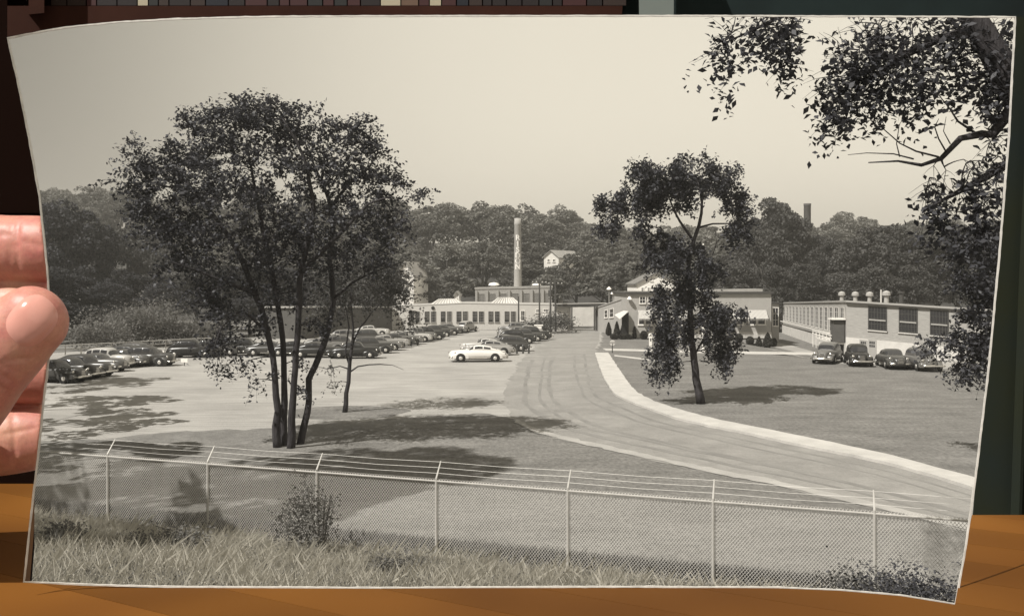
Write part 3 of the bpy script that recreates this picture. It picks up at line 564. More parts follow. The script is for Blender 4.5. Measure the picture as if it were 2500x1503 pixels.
def window(fac, parent, u0, v0, u1, v1, cols=2, rows=3, frame=M_white, glass=M_glass, ft=.07, bt=.035, name='window', openb=0.0):
    mb = MB(); du = ft/fac.W; hgt = (fac.pt(u0, 1)-fac.pt(u0, 0)).length; dv = ft/hgt
    for a in ((u0, v0, u1, v0+dv), (u0, v1-dv, u1, v1), (u0, v0+dv, u0+du, v1-dv), (u1-du, v0+dv, u1, v1-dv)): fac.panel(mb, *a, .004, .07)
    for i in range(1, cols):
        c = u0+(u1-u0)*i/cols; fac.panel(mb, c-bt/2/fac.W, v0+dv, c+bt/2/fac.W, v1-dv, .012, .04)
    for i in range(1, rows):
        c = v0+(v1-v0)*i/rows; fac.panel(mb, u0+du, c-bt/2/hgt, u1-du, c+bt/2/hgt, .014, .036)
    o = loc(parent, mb).build(name, frame, parent)
    mb = MB(); fac.panel(mb, u0+du*.5, v0+dv*.5, u1-du*.5, v1-dv*.5, .003, .008); loc(parent, mb).build('pane', glass, o)
    if openb > 0:
        mb = MB(); fac.panel(mb, u0+du, v0+dv, u1-du, v0+(v1-v0)*openb, .013, .04); tag(loc(parent, mb).build('open_gap', M_darkd, o))
    mb = MB(); fac.panel(mb, u0-du, v0-dv*.9, u1+du, v0-.002, .004, .12); loc(parent, mb).build('sill', frame, o)
    return o
# long factory front
fb = empty('factory_building', G(1150, 805), label='long pale single storey factory front with paired sash windows', cat='building')
f1 = Fac(957,749,807,136.5,1130,741,806,136.5); f2 = Fac(1130,741,806,136.5,1362,745,806,136.5)
wallblock(f1, 13, 'wall', M_wall, fb, roofm=M_roof, rth=.08, over=.04); wallblock(f2, 13, 'wall', M_wall, fb, roofm=M_roof, rth=.08, over=.04)
def wpx(fac, x0p, x1p, x): return (x-x0p)/(x1p-x0p)
sc = 5.487
wl = [(265,335),(350,412),(475,542),(560,628),(690,755),(775,840),(900,968),(985,1055)]
wr = [(1115,1182),(1200,1270),(1328,1396),(1415,1480),(1545,1612),(1630,1697)]
rw = random.Random(4)
for fac, xa, xb, lst in ((f1, 957, 1130, wl), (f2, 1130, 1362, wr)):
    for a, b in lst:
        A, B = 950+a/sc, 950+b/sc; m = (A+B)/2; top = fac.tl.z; h0 = 806
        yt = (741+(749-741)*(1-(m-957)/173) if fac is f1 else 741+4*(m-1130)/232); fy = lambda y: (h0-y)/(h0-yt)
        window(fac, fb, (A-xa)/(xb-xa), fy(786.5), (B-xa)/(xb-xa), fy(759.5), 3, 4, glass=rw.choice([M_glass, M_glass2]), openb=rw.choice([0, .25, .25, .33]), ft=.05, bt=.022, frame=M_trim)
c = f1.pt((1057-957)/173., (806-752)/(806-745.), .01); loc(fb, mb); mb = MB(); mb.tube([c, c+f1.n*.12], .27, 14); loc(fb, mb).build('round_vent', M_darkd, fb)
for (A, B, yt, yb, g) in ((1271,1282,758,783,M_glass2),(1308,1318,754,763,M_glass),(1326,1339,753,761,M_glass)):
    fy = lambda y: (806-y)/(806-744.); window(f2, fb, (A-1130)/232, fy(yb), (B-1130)/232, fy(yt), 2, 2, glass=g, ft=.08)
mb = MB(); f2.panel(mb, (1271-1130)/232, .0, (1283-1130)/232, .36, .01, .05); tag(loc(fb, mb).build('door', M_trim, fb))
mb = MB(); f2.panel(mb, (1326-1130)/232, .5, (1340-1130)/232, .68, .01, .05); tag(loc(fb, mb).build('louvre_panel', M_white, fb))
# roof monitors
def monitor(x0, x1, xt0, xt1, yt, yb, d, label):
    o = empty('roof_monitor', P((x0+x1)/2, yb, d), label=label, cat='skylight', group='ribbed roof monitors'); mb = MB(); dep = 7
    a = [P(x0, yb, d), P(x1, yb, d), P(x1, yb, d)+Vector((0, dep, 0)), P(x0, yb, d)+Vector((0, dep, 0))]; t = [P(xt0, yt, d)+Vector((0, 2.4, 0)), P(xt1, yt, d)+Vector((0, 2.4, 0)), P(xt1, yt, d)+Vector((0, dep-2.4, 0)), P(xt0, yt, d)+Vector((0, dep-2.4, 0))]
    mb.add(a+t, [(3,2,1,0),(4,5,6,7),(0,1,5,4),(1,2,6,5),(2,3,7,6),(3,0,4,7)]); loc(o, mb).build('hipped_roof', M_skyl, o)
    for i in range(1, 10):
        u = i/10; mb = MB(); mb.tube([a[0].lerp(a[1], u)+Vector((0, 0, .05)), t[0].lerp(t[1], u)+Vector((0, 0, .05))], .055, 4); loc(o, mb).build('rib', M_trim, o)
    mb = MB(); mb.prism([a[0]-Vector((0, 0, .9)), a[1]-Vector((0, 0, .9)), a[1]-Vector((0, 0, .004)), a[0]-Vector((0, 0, .004))], (0, dep, 0)); loc(o, mb).build('curb_wall', M_wall, o)
monitor(1048, 1132, 1068, 1110, 730, 744, 141, 'left ribbed hip roofed skylight on the factory roof')
monitor(1196, 1270, 1216, 1252, 726.5, 741, 142, 'right ribbed hip roofed skylight on the factory roof by the pole')
# side wing: dark brick, with this side's shade put into the wall colour
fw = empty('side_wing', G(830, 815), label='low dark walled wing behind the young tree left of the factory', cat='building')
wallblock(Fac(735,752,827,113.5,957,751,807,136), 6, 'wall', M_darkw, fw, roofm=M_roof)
# brick block behind with pilasters
bb_ = empty('brick_block', P(1250, 744, 166), label='taller brick block with pale pilasters behind the factory roof', cat='building')
f3 = Fac(1160,706,745,166,1348,702,745,166); wallblock(f3, 14, 'wall', M_brick, bb_, sink=4, roofm=M_trim, rth=.35, over=.1)
for i, a in enumerate((1163,1189,1215,1243,1272,1298,1325,1345)):
    u = (a-1160)/188; mb = MB(); f3.panel(mb, u-.014, -1, u+.014, .93, .004, .3); loc(bb_, mb).build('pilaster', M_trim, bb_)
    if i < 7:
        v = ((1163,1189,1215,1243,1272,1298,1325,1345)[i+1]-1160)/188; window(f3, bb_, u+.03, -.6, v-.03, .72, 4, 4, frame=M_trim, glass=mat('wired glass', .17, .5, var=.15, scale=1), name='window')
for px, w_ in ((1206, 1.1), (1310, .9)):
    o = MB(); c = P(px, 702, 170); c.z = f3.tl.z; o.lathe((0, 0, 0), [(w_*.6, .2), (w_*.6, .7), (w_, .75), (w_*.8, 1.15), (.1, 1.3)], 10)
    tag(o.build('roof_ventilator', M_white, None, loc=c), 'white cowl ventilator on the brick block, %s the chimney' % ('left of' if px < 1250 else 'right of'), 'ventilator')
# chimneys
ch = empty('lettered_chimney', P(1264, 745, 176), label='tall round brick smokestack painted RISDON in white vertical letters', cat='chimney')
s_ = 176/F; zt = H+(694-533)*s_; z0 = H-(745-694)*s_; r0, r1 = 9.6*s_, 8.3*s_
mb = MB(); mb.lathe((0, 0, 0), [(r0*1.1, -3), (r0*1.02, 0), (r0, 2), (r1, zt-z0-1.4), (r1*1.08, zt-z0-1.3), (r1*1.08, zt-z0-.9), (r1, zt-z0-.8), (r1, zt-z0)], 28)
M_stack = mat('sooty brick stack', .33, .9, var=.10, scale=2, stretch=(1, 1, 3)); mb.build('shaft', M_stack, ch, sm=True)
mb = MB(); mb.lathe((0, 0, zt-z0), [(r1*.98, 0), (r1*.95, .05)], 20); mb.build('rim', M_darkm, ch)
for ltr, y in zip('RISDON', (581, 596, 610, 624, 637.5, 651.5)):
    cu = bpy.data.curves.new('letter', 'FONT'); cu.body = ltr; cu.size = 1.42; cu.extrude = .03; cu.align_x = 'CENTER'; cu.align_y = 'CENTER'; cu.offset = .05
    tmp = bpy.data.objects.new('tmp', cu); C.objects.link(tmp); dg = bpy.context.evaluated_depsgraph_get(); me = bpy.data.meshes.new_from_object(tmp.evaluated_get(dg)); bpy.data.objects.remove(tmp)
    bm = bmesh.new(); bm.from_mesh(me); bmesh.ops.rotate(bm, verts=bm.verts, matrix=Matrix.Rotation(math.pi/2, 3, 'X')); zz = H-(y-694)*s_-z0; rr = r0+(r1-r0)*zz/(zt-z0)
    for v in bm.verts:
        a = v.co.x*.96/rr; dep = v.co.y; v.co.x = math.sin(a)*(rr+.03-dep); v.co.y = -math.cos(a)*(rr+.03-dep); v.co.z += zz
    bm.to_mesh(me); bm.free(); me.materials.clear(); me.materials.append(M_letter); o = link('letter_%s' % ltr.lower(), me, ch)
c2 = empty('plain_chimney', P(1971, 600, 210), label='plain dark smokestack rising above the trees on the right', cat='chimney')
q = 210/F; mb = MB(); mb.lathe((0, 0, 0), [(9.6*q, -9), (8.6*q, 0), (8.3*q, 103*q-.6), (8.9*q, 103*q-.5), (8.9*q, 103*q)], 20); mb.build('shaft', M_darkw, c2, sm=True)
# gate and its roof beam between factory and office
gt = empty('yard_gate', G(1400, 797), label='flat roofed yard gateway between the factory and the office', cat='gateway')
gf = Fac(1350,743,803,133,1482,741,803,133); mb = MB(); gf.panel(mb, 0, .93, 1, 1.0, 0, .25); loc(gt, mb).build('beam', M_darkm, gt)
mb = MB(); gf.panel(mb, 0, 1.003, 1, 1.03, .3, -2.2); loc(gt, mb).build('roof', M_roof, gt)
for a in (1396, 1451): mb = MB(); u = (a-1350)/132; gf.panel(mb, u-.012, -.05, u+.012, .93, .02, .2); loc(gt, mb).build('post', M_darkm, gt)
mb = MB(); gf.panel(mb, .06, -.05, (1394-1350)/132, .92, -.35, -.2); loc(gt, mb).build('side_wall', M_conc, gt)
mb = MB(); gf.panel(mb, (1385-1350)/132, -.02, (1470-1350)/132, .80, -11, -.2); loc(gt, mb).build('yard_wall', M_conc, gt)
for v in (.30, .55): 
    mb = MB(); gf.panel(mb, .15, v, .27, v+.02, -.34, .04); loc(gt, mb).build('rail', M_darkm, gt)
mb = MB(); gf.panel(mb, (1398-1350)/132, 0.0, (1449-1350)/132, .03, -3.5, .1); loc(gt, mb).build('threshold', M_darkm, gt)
# office
of = empty('office_building', G(1700, 827), label='tall flat roofed buff office with striped awnings behind the lawn tree', cat='building')
o1 = Fac(1530,717,827,114,1883,716,827,114); wallblock(o1, 16, 'wall', M_wall2, of, roofm=M_darkm, rth=.22, over=.3)
o2 = Fac(1457,752,806,134,1530,727,823,117); wallblock(o2, 8, 'wing_wall', M_wall2, of, roofm=M_roof, rth=.15, over=.1)
mb = MB(); fcv = Fac(1745,707,715,117,1862,705,714,117); fcv.panel(mb, 0, 0, 1, 1, 0, -5); loc(of, mb).build('roof_lantern', M_roof, of)
def ow(fac, x0, x1, w, A, B, yt, yb, yT, yB, **k): window(fac, of, (A-x0)/(x1-x0), (yB-yb)/(yB-yT), (B-x0)/(x1-x0), (yB-yt)/(yB-yT), **k)
for A, B in ((1561,1576),(1581,1597)): ow(o1, 1530, 1883, 0, A, B, 723, 741, 717, 827, cols=2, rows=2)
def awning(A, B, yt, yb):
    u0, u1 = (A-1530)/353, (B-1530)/353; v1, v0 = (827-yt)/110, (827-yb)/110; n = max(6, int((B-A)/3)); o = None; aw = MB()
    top0, bot0 = .01, 1.15
    def q(u, k): return o1.pt(u, v1+(v0-v1)*k, top0+(bot0-top0)*k)
    root_ = MB(); root_.add([q(u0, 0), q(u1, 0), q(u1, 1), q(u0, 1)] + [q(u0, 0)-Vector((0, 0, .04)), q(u1, 0)-Vector((0, 0, .04)), q(u1, 1)-Vector((0, 0, .04)), q(u0, 1)-Vector((0, 0, .04))], [(0,1,2,3),(7,6,5,4),(0,4,5,1),(1,5,6,2),(2,6,7,3),(3,7,4,0)])
    aw = loc(of, root_).build('awning', mat('awning canvas', .50, .8), of)
    for i in range(n):
        a = u0+(u1-u0)*(i+.05)/n; b = u0+(u1-u0)*(i+.5)/n; e = Vector((0, 0, .012)); mb = MB(); mb.add([q(a, 0)+e, q(b, 0)+e, q(b, 1)+e, q(a, 1)+e, q(a, 1)+e-Vector((0, 0, .28)), q(b, 1)+e-Vector((0, 0, .28))], [(0,1,2,3),(3,2,5,4)]); loc(of, mb).build('stripe', mat('awning stripe', .26, .8), aw)
for A, B in ((1557,1592),(1612,1648),(1655,1690),(1745,1776),(1782,1816),(1826,1870)):
    awning(A, B, 757, 777)
    A2, B2 = A+1, B-1; M_ = (A2+B2)/2
    ow(o1, 1530, 1883, 0, A2, M_-.6, 768, 793, 717, 827, cols=1, rows=2, ft=.1); ow(o1, 1530, 1883, 0, M_+.6, B2, 768, 793, 717, 827, cols=1, rows=2, ft=.1)
mb = MB(); o1.panel(mb, 0.0, .02, 1, .15, .004, .1); loc(of, mb).build('stone_base', M_conc, of)
# porch
mb = MB(); a = P(1500, 766, 118); b = P(1524, 757, 113.5); mb.add([P(1500,768,119), P(1522,758,115.5), P(1534,759,112), P(1513,778,112), P(1500,769,119), P(1522,759,115.5), P(1534,760.5,112), P(1513,779.5,112)], [(0,1,2,3),(7,6,5,4),(0,4,5,1),(1,5,6,2),(2,6,7,3),(3,7,4,0)]); loc(of, mb).build('porch_roof', M_conc, of)
mb = MB(); mb.prism([P(1519,772,113.3), P(1535,762,113.3), P(1535,826,113.3), P(1519,826,113.3)], (0, .5, 0)); loc(of, mb).build('porch_opening', M_darkd, of)
for A, B in ((1478,1486),(1491,1501)): window(o2, of, (A-1457)/73, .53, (B-1457)/73, .82, cols=1, rows=2)
mb = MB(); o2.panel(mb, 0, .0, .02, .9, .01, .2); loc(of, mb).build('downpipe', M_darkm, of)
# link with tall window right of the office
lk = empty('link_block', P(1895, 826, 118), label='narrow recessed link with one tall window right of the office', cat='building')
f5 = Fac(1884,740,822,119,1902,741,822,119); wallblock(f5, 8, 'wall', M_wall2, lk, roofm=M_darkm)
window(f5, lk, .1, .32, .92, .88, cols=2, rows=3)
# long workshop on the right
ws = empty('workshop_building', P(2066, 868, 100), label='long low brick workshop on the right with roof ventilators and whitewashed base', cat='building')
w1 = Fac(1911,741,806,147,2066,737,866,100); w2 = Fac(2066,737,866,100,2420,760,905,88)
w1.n = Vector((-w1.dir.y, w1.dir.x, 0)); w1.n = w1.n if w1.n.x < 0 else -w1.n
# the body: one prism of plan corners
def body(pts_b, pts_t, m, name, parent):
    mb = MB(); n = len(pts_b); mb.add(list(pts_b)+list(pts_t), [tuple(range(n))[::-1], tuple(range(n, 2*n))]+[(i, (i+1) % n, n+(i+1) % n, n+i) for i in range(n)]); return loc(parent, mb).build(name, m, parent)
back = w2.tr + Vector((8, 45, 0)); back.z = w1.tl.z
zb = -2.0
pb = [Vector((p.x, p.y, zb)) for p in (w1.tl, w1.tr, w2.tr, back)]
body(pb, [w1.tl, w1.tr, w2.tr, back], M_brick, 'wall', ws)
up_ = Vector((0, 0, .004)); th = Vector((0, 0, .2)); cen = (w1.tl+w1.tr+w2.tr+back)/4
rp = [p+(p-cen).normalized()*Vector((.35, .35, 0)).length*Vector((1, 1, 0)).normalized().length for p in (w1.tl, w1.tr, w2.tr, back)]
rp = [Vector((a.x, a.y, b.z)) for a, b in zip(rp, (w1.tl, w1.tr, w2.tr, back))]
body([p+up_ for p in rp], [p+up_+th for p in rp], M_trim, 'roof', ws)
for i in range(15):     # tall windows between pale piers down the long side
    u = (i+.5)/15.3+.01; window(w1, ws, u-.022, .38, u+.022, .90, cols=2, rows=5, glass=M_glass, frame=M_conc, ft=.07)
mb = MB(); w1.panel(mb, 0, -.1, 1, .22, .006, .1); loc(ws, mb).build('foundation', M_conc, ws)
mb = MB(); w1.panel(mb, 0, .335, .93, .36, .3, .12); loc(ws, mb).build('ledge', M_white, ws)
for A, B, yt, yb, in ((2120,2166,748,806),(2195,2241,752,812),(2271,2317,757,819)):
    u0, u1 = (A-2066)/354., (B-2066)/354.
    # perspective-correct u along the receding wall
    def uu(px):
        r = (px-CX)/F; p, q_ = w2.bl, w2.br; return (r*p.y-p.x)/((q_.x-p.x)-r*(q_.y-p.y))
    u0, u1 = uu(A), uu(B); m = (u0+u1)/2; pb_, pt_ = w2.pt(m, 0), w2.pt(m, 1); vv = lambda y: ((H-(y-694)*pb_.y/F)-pb_.z)/(pt_.z-pb_.z)
    window(w2, ws, u0, vv(yb), u1, vv(yt), cols=6, rows=4, glass=M_glass, frame=mat('dark steel sash', .06, .5), ft=.10, bt=.05)
    mb = MB(); w2.panel(mb, u0+.008, vv((yt+yb)/2+6), u1-.008, vv((yt+yb)/2+2.5), .10, .02); loc(ws, mb).build('open_sash', M_trim, ws)
    mb = MB(); w2.panel(mb, u0-.004, vv(yb+3), u1+.004, vv(yb+.5), .005, .14); loc(ws, mb).build('stone_sill', M_conc, ws)
def w2v(px, y):
    u = uu(px); b_, t_ = w2.pt(u, 0), w2.pt(u, 1); return ((H-(y-694)*b_.y/F)-b_.z)/(t_.z-b_.z)
mb = MB(); vb = w2v(2100, 826); w2.panel(mb, .0, -.15, 1, vb, .005, .08); loc(ws, mb).build('foundation', M_conc, ws)
for A, B in ((2100,2119),(2121,2141)):
    u0, u1 = uu(A), uu(B); mb = MB(); w2.panel(mb, u0, w2v(A, 872), u1, w2v(A, 828), .09, .05); o = loc(ws, mb).build('garage_door', M_trim, ws)
    mb = MB(); 
    for i in range(3):
        for j in range(2): a = u0+(u1-u0)*(.16+i*.24); v = w2v(A, 846-j*8); w2.panel(mb, a, v, a+(u1-u0)*.18, v+.045, .142, .01)
    loc(ws, mb).build('door_lights', M_glass, o)
mb = MB(); w1.panel(mb, .93, .0, .985, .17, .12, .06); loc(ws, mb).build('basement_door', M_darkd, ws)
# landing with railing and steps on the long side
mb = MB(); w1.panel(mb, .80, .20, .99, .23, .1, 1.5); loc(ws, mb).build('landing', M_conc, ws)
for v in (.30, .36): mb = MB(); mb.tube([w1.pt(.74, v, 1.5), w1.pt(.99, v, 1.5)], .05, 5); loc(ws, mb).build('railing', M_white, ws)
for i in range(6): mb = MB(); u = .75+.045*i; mb.tube([w1.pt(u, .0, 1.5), w1.pt(u, .36, 1.5)], .04, 5); loc(ws, mb).build('baluster', M_white, ws)
mb = MB(); w1.panel(mb, .955, .23, .992, .66, .1, 1.2); loc(ws, mb).build('entry_porch', M_darkw, ws)
mb = MB(); w1.panel(mb, .95, .662, .999, .69, .05, 1.5); loc(ws, mb).build('porch_roof', M_white, ws)
for i, (px, k) in enumerate(((2055,1),(2088,1),(2123,1),(2164,1.1),(2200,1))):
    d = 104-i*2; zr = w1.tr.z-.1; o = MB()
    prof = [(.45,0),(.38,.9),(.75,1.0),(.7,1.35),(.45,1.5),(.1,1.6)] if i < 4 else [(.42,0),(.42,1.35),(.62,1.4),(.62,1.65)]
    o.lathe((0, 0, 0), [(a*k*.55, b*k*.8) for a, b in prof], 12); p = P(px, 735, d); tag(o.build('roof_ventilator', M_trim if i < 4 else M_darkm, None, sm=False, loc=(p.x, p.y, zr)), ['first mushroom ventilator from the left on the workshop roof','second mushroom ventilator from the left on the workshop roof','third mushroom ventilator on the workshop roof','mushroom ventilator beside the thin roof pipe','dark capped flue pipe at the right of the workshop roof'][i], 'ventilator', 'ventilators on the workshop roof')
mb = MB(); p = P(2151, 735, 99); mb.tube([(0, 0, -.2), (0, 0, 1.6)], .09, 8); tag(mb.build('roof_pipe', M_conc, None, loc=(p.x, p.y, w1.tr.z-.2)), 'thin white pipe standing between the workshop roof ventilators', 'pipe')
# houses
def house(name, label, x0, x1, ye, yp, yb, d, depth, side=0, wall=M_white, roof=M_roof, wins=(), ridge_x=None):
    o = empty(name, P((x0+x1)/2, yb, d), label=label, cat='house'); a, b = P(x0, yb, d), P(x1, yb, d); e0, e1 = P(x0, ye, d), P(x1, ye, d); pk = P((x0+x1)/2, yp, d); dv = Vector((side, depth, 0)); a.z -= 3; b.z -= 3
    mb = MB(); mb.prism([a, b, e1, pk, e0], dv); loc(o, mb).build('wall', wall, o)
    for s0, s1 in ((e0, pk), (pk, e1)):
        mb = MB(); ext = (s1-s0).normalized()*.4; p0 = s0-(ext if s0 is e0 else ext*0); p1 = s1+(ext if s1 is e1 else ext*0); f = -dv.normalized()*.35
        mb.add([p0+f, p1+f, p1+dv, p0+dv]+[q_+Vector((0, 0, .18)) for q_ in (p0+f, p1+f, p1+dv, p0+dv)], [(0,1,2,3),(7,6,5,4),(0,4,5,1),(1,5,6,2),(2,6,7,3),(3,7,4,0)]); mb.v = [(v[0], v[1], v[2]+.01) for v in mb.v]; loc(o, mb).build('roof', roof, o)
    fc = Fac(x0, ye, yb, d, x1, ye, yb, d)
    for A, B, t, b_ in wins: window(fc, o, (A-x0)/(x1-x0), (yb-b_)/(yb-ye), (B-x0)/(x1-x0), (yb-t)/(yb-ye), cols=2, rows=2, ft=.1)
    return o
house('white_house', 'white gabled clapboard house showing above the office roof', 1554, 1652, 692, 667, 722, 150, 12, roof=mat('slate roof', .16, .8), wins=[(1565,1572,701,712),(1580,1587,701,712),(1601,1608,701,712),(1622,1629,701,712),(1588,1594,676,686),(1612,1618,674,684)])
house('pale_house', 'pale gabled house half hidden by trees left of the factory', 968, 1010, 672, 640, 712, 164, 7, side=2, wins=[(975,982,684,696),(990,997,684,696),(984,990,656,665)])
house('hillside_house', 'small white house with a grey roof up on the wooded hill', 1328, 1364, 628, 612, 650, 214, 7, side=6, wins=[(1336,1342,632,640),(1349,1355,632,640)])
house('small_house', 'tiny white house between the skylights at the foot of the hill', 1109, 1121, 720, 712, 733, 172, 6, wins=[(1112,1116,722,728)])
house('roadside_house', 'narrow white house just right of the brick block', 1364, 1374, 712, 705, 732, 186, 2, side=0, wins=[(1366,1369,714,720)])
mb = MB(); fc = Fac(1683,703,716,140,1724,703,716,140); fc.panel(mb, 0, -.4, 1, 1, 0, -4); tag(mb.build('white_shed', M_white), 'white flat shed top behind the office beside the flagpole', 'shed')

# poles, lamps, signs
def upole(px, yt, yb, d, label, arm=True, r=.14, lean=0):
    o = empty('utility_pole', P(px, yb, d), label=label, cat='utility pole', group='utility poles near the gate'); o.location.z = h1(o.location.x, d); hh_ = (yb-yt)*d/F; mb = MB(); mb.tube([(0, 0, -.3), (lean, 0, hh_)], [r, r*.7], 8); mb.build('pole', M_wood, o)
    if arm:
        for k in (0,): mb = MB(); mb.box((lean, 0, hh_-.5-k), (2.2, .12, .14)); mb.build('crossarm', M_wood, o)
        for q_ in (-.95, -.4, .4, .95): mb = MB(); mb.lathe((lean+q_, 0, hh_-.43), [(.05, 0), (.08, .1), (.03, .2)], 6); mb.build('insulator', M_conc, o)
    return o
upole(1266, 705, 796, 126, 'thin utility pole before the factory door', arm=False)
upole(1317, 672, 802, 128, 'tall utility pole between the thin pole and the pole pair', arm=True)
upole(1344, 684, 808, 131, 'left pole of the twin transformer poles', arm=False, r=.17)
tp = upole(1356, 684, 808, 131.3, 'right pole of the twin transformer poles', arm=True, r=.17)
mb = MB(); mb.lathe((-.75, 0, 5.2), [(.3, 0), (.32, .1), (.32, .9), (.25, 1.0)], 10); mb.build('transformer', M_darkm, tp)
mb = MB(); mb.box((-.4, 0, 4.9), (1.3, .15, .15)); mb.build('brace', M_wood, tp)
upole(541, 700, 866, 88, 'utility pole among the bushes behind the left cars', arm=False, r=.13)
def wire(name, a, b, sag, label, r=.018):
    mb = MB(); n = 14; base = Vector(a); pts = [Vector(a).lerp(Vector(b), t/n)-Vector((0, 0, sag*4*(t/n)*(1-t/n)))-base for t in range(n+1)]; mb.tube(pts, r, 3, cap=False); return tag(mb.build(name, M_darkm, None, loc=base), label, 'cable', 'overhead cables by the gate')
wire('overhead_cable', P(1317,676,128), P(1356,688,131.3), .3, 'short overhead cable between the two crossarm poles')
wire('overhead_cable', P(1356,686,131.3), P(1555,712,150), .8, 'long overhead cable from the twin poles towards the white house')
wire('overhead_cable', P(1356,692,131.3), P(1487,708,135), .5, 'lower overhead cable from the twin poles to the lamp standard')
wire('overhead_cable', P(1266,708,126), P(1317,678,128), .5, 'overhead cable from the thin pole up to the crossarm pole')
fl = empty('flagpole', G(1717, 858), label='tall white flagpole behind the lawn tree', cat='flagpole'); mb = MB(); mb.tube([(0, 0, -.2), (0, 0, (858-600)/23.43)], [.10, .05], 8); mb.build('pole', M_white, fl); mb = MB(); mb.lathe((0, 0, (858-600)/23.43), [(.02, 0), (.1, .08), (.1, .14), (.02, .22)], 8); mb.build('finial', M_white, fl)
mb = MB(); mb.lathe((0, 0, 0), [(.35, -.05), (.35, .3), (.14, .35)], 10); mb.build('base', M_conc, fl)
# striped white post
wp = empty('white_post', G(1588, 858), label='square white post standing on the grass before the office', cat='post'); mb = MB(); mb.box((0, 0, .95), (.26, .26, 1.9)); mb.build('shaft', M_white, wp); mb = MB(); mb.box((0, -.01, 1.75), (.34, .34, .1)); mb.build('cap', M_white, wp)
mb = MB(); mb.box((0, -.14, 1.25), (.12, .02, .3)); mb.build('number_plate', M_darkm, wp)
# stop sign
g = G(1495, 861); st = empty('stop_sign', g, label='round pale STOP sign on a short black post by the road', cat='road sign'); sz = F/g.y
mb = MB(); mb.tube([(0, 0, -.1), (0, 0, 1.0)], .05, 6); mb.build('post', M_darkm, st)
mb = MB(); mb.prism([(.30*math.cos(math.pi/8+k*math.pi/4), 0, 1.02+.30*math.sin(math.pi/8+k*math.pi/4)) for k in range(8)], (0, -.03, 0)); mb.build('disc', M_conc, st)
cu = bpy.data.curves.new('letters', 'FONT'); cu.body = 'STOP'; cu.size = .24; cu.extrude = .004; cu.align_x = 'CENTER'; cu.align_y = 'CENTER'; tmp = bpy.data.objects.new('tmp', cu); C.objects.link(tmp); me = bpy.data.meshes.new_from_object(tmp.evaluated_get(bpy.context.evaluated_depsgraph_get())); bpy.data.objects.remove(tmp); me.materials.clear(); me.materials.append(M_darkm)
o = link('letters', me, st, (0, -.038, 1.02)); o.rotation_euler = (math.pi/2, 0, 0)
def lamp(px, yt, yb, d, label):
    o = empty('lamp_standard', P(px, yb, d), label=label, cat='street lamp'); hh_ = (yb-yt)*d/F; mb = MB(); mb.tube([(0, 0, -.1), (0, 0, hh_-.5)], .06, 6); mb.build('post', M_trim, o); mb = MB(); mb.lathe((0, 0, hh_-.55), [(.1, 0), (.38, .1), (.36, .2), (.12, .45), (.05, .5)], 10); mb.build('lamp_head', M_white, o)
lamp(1497, 710, 740, 128, 'white topped lamp standing over the office wing roof')
lamp(1487, 699, 745, 132, 'slimmer lamp just left of the office wing lamp')
o = empty('flood_light', P(1537, 730, 113.6), label='white flood lamp fixed on the office wall corner', cat='lamp'); mb = MB(); mb.lathe((0, 0, 0), [(.1, .35), (.28, .1), (.34, 0)], 10); mb.build('shade', M_white, o); mb = MB(); mb.tube([(0, .4, .3), (0, .15, .5), (0, 0, .33)], .03, 5); mb.build('bracket', M_darkm, o)
g = G(450, 893); o = empty('small_sign', g, label='small blank white board on a stake in front of the left cars', cat='sign'); mb = MB(); mb.box((0, 0, .48), (.55, .04, .32)); mb.build('board', M_white, o); mb = MB(); mb.box((0, .04, .2), (.06, .05, .5)); mb.build('stake', M_wood, o)
g = G(1314, 819); o = empty('white_booth', g, label='boxy white stand beside the bush and the far end of the right car row', cat='stand'); mb = MB(); mb.box((0, 0, .9), (.9, .5, .9)); mb.build('cabinet', M_white, o)
for q_ in (-.35, .35): mb = MB(); mb.box((q_, 0, .22), (.14, .4, .45)); mb.build('leg', M_white, o)
mb = MB(); mb.box((.05, 0, 1.42), (1.2, .6, .14)); mb.build('top', M_white, o)
for i, (px, yb) in enumerate(((1262,863),(1277,863),(1291,863))):
    g = G(px, yb); o = empty('bollard', g, label=['black bollard nearest the dark sedan bumper','middle black bollard of the three by the road','right hand black bollard of the three, nearest the road'][i], cat='bollard', group='three black bollards'); mb = MB(); mb.tube([(0, 0, 0), (0, 0, .75)], .10, 8); mb.build('shaft', M_darkm, o); mb = MB(); mb.lathe((0, 0, .75), [(.13, 0), (.14, .06), (.09, .14), (.02, .18)], 8); mb.build('cap', M_darkm, o)
g = G(1190, 803); o = empty('low_sign', g, label='dark low board on a thin rod against the factory front', cat='sign'); mb = MB(); mb.tube([(0, 0, 0), (0, 0, 1.7)], .03, 5); mb.build('rod', M_darkm, o); mb = MB(); mb.box((0, 0, .45), (.9, .1, .35)); mb.build('board', M_darkm, o)
# post and rail behind left cars
gr = empty('rail_fence', G(140, 868), label='long low rail fence behind the left row of cars', cat='fence'); pts = [G(120,868)+Vector((0, 0, .0)), G(300,858), G(460,848), G(560,843)]; b0 = gr.location
for z in (.55, .95): mb = MB(); mb.tube([Vector(p)+Vector((0, 0, z)) for p in pts], .05, 5); loc(gr, mb).build('rail', M_trim, gr)
for i in range(14): q_ = resamp(pts, 14)[i]; mb = MB(); mb.tube([(q_[0], q_[1], 0), (q_[0], q_[1], 1.0)], .06, 5); loc(gr, mb).build('post', M_trim, gr)
M_dirt = None

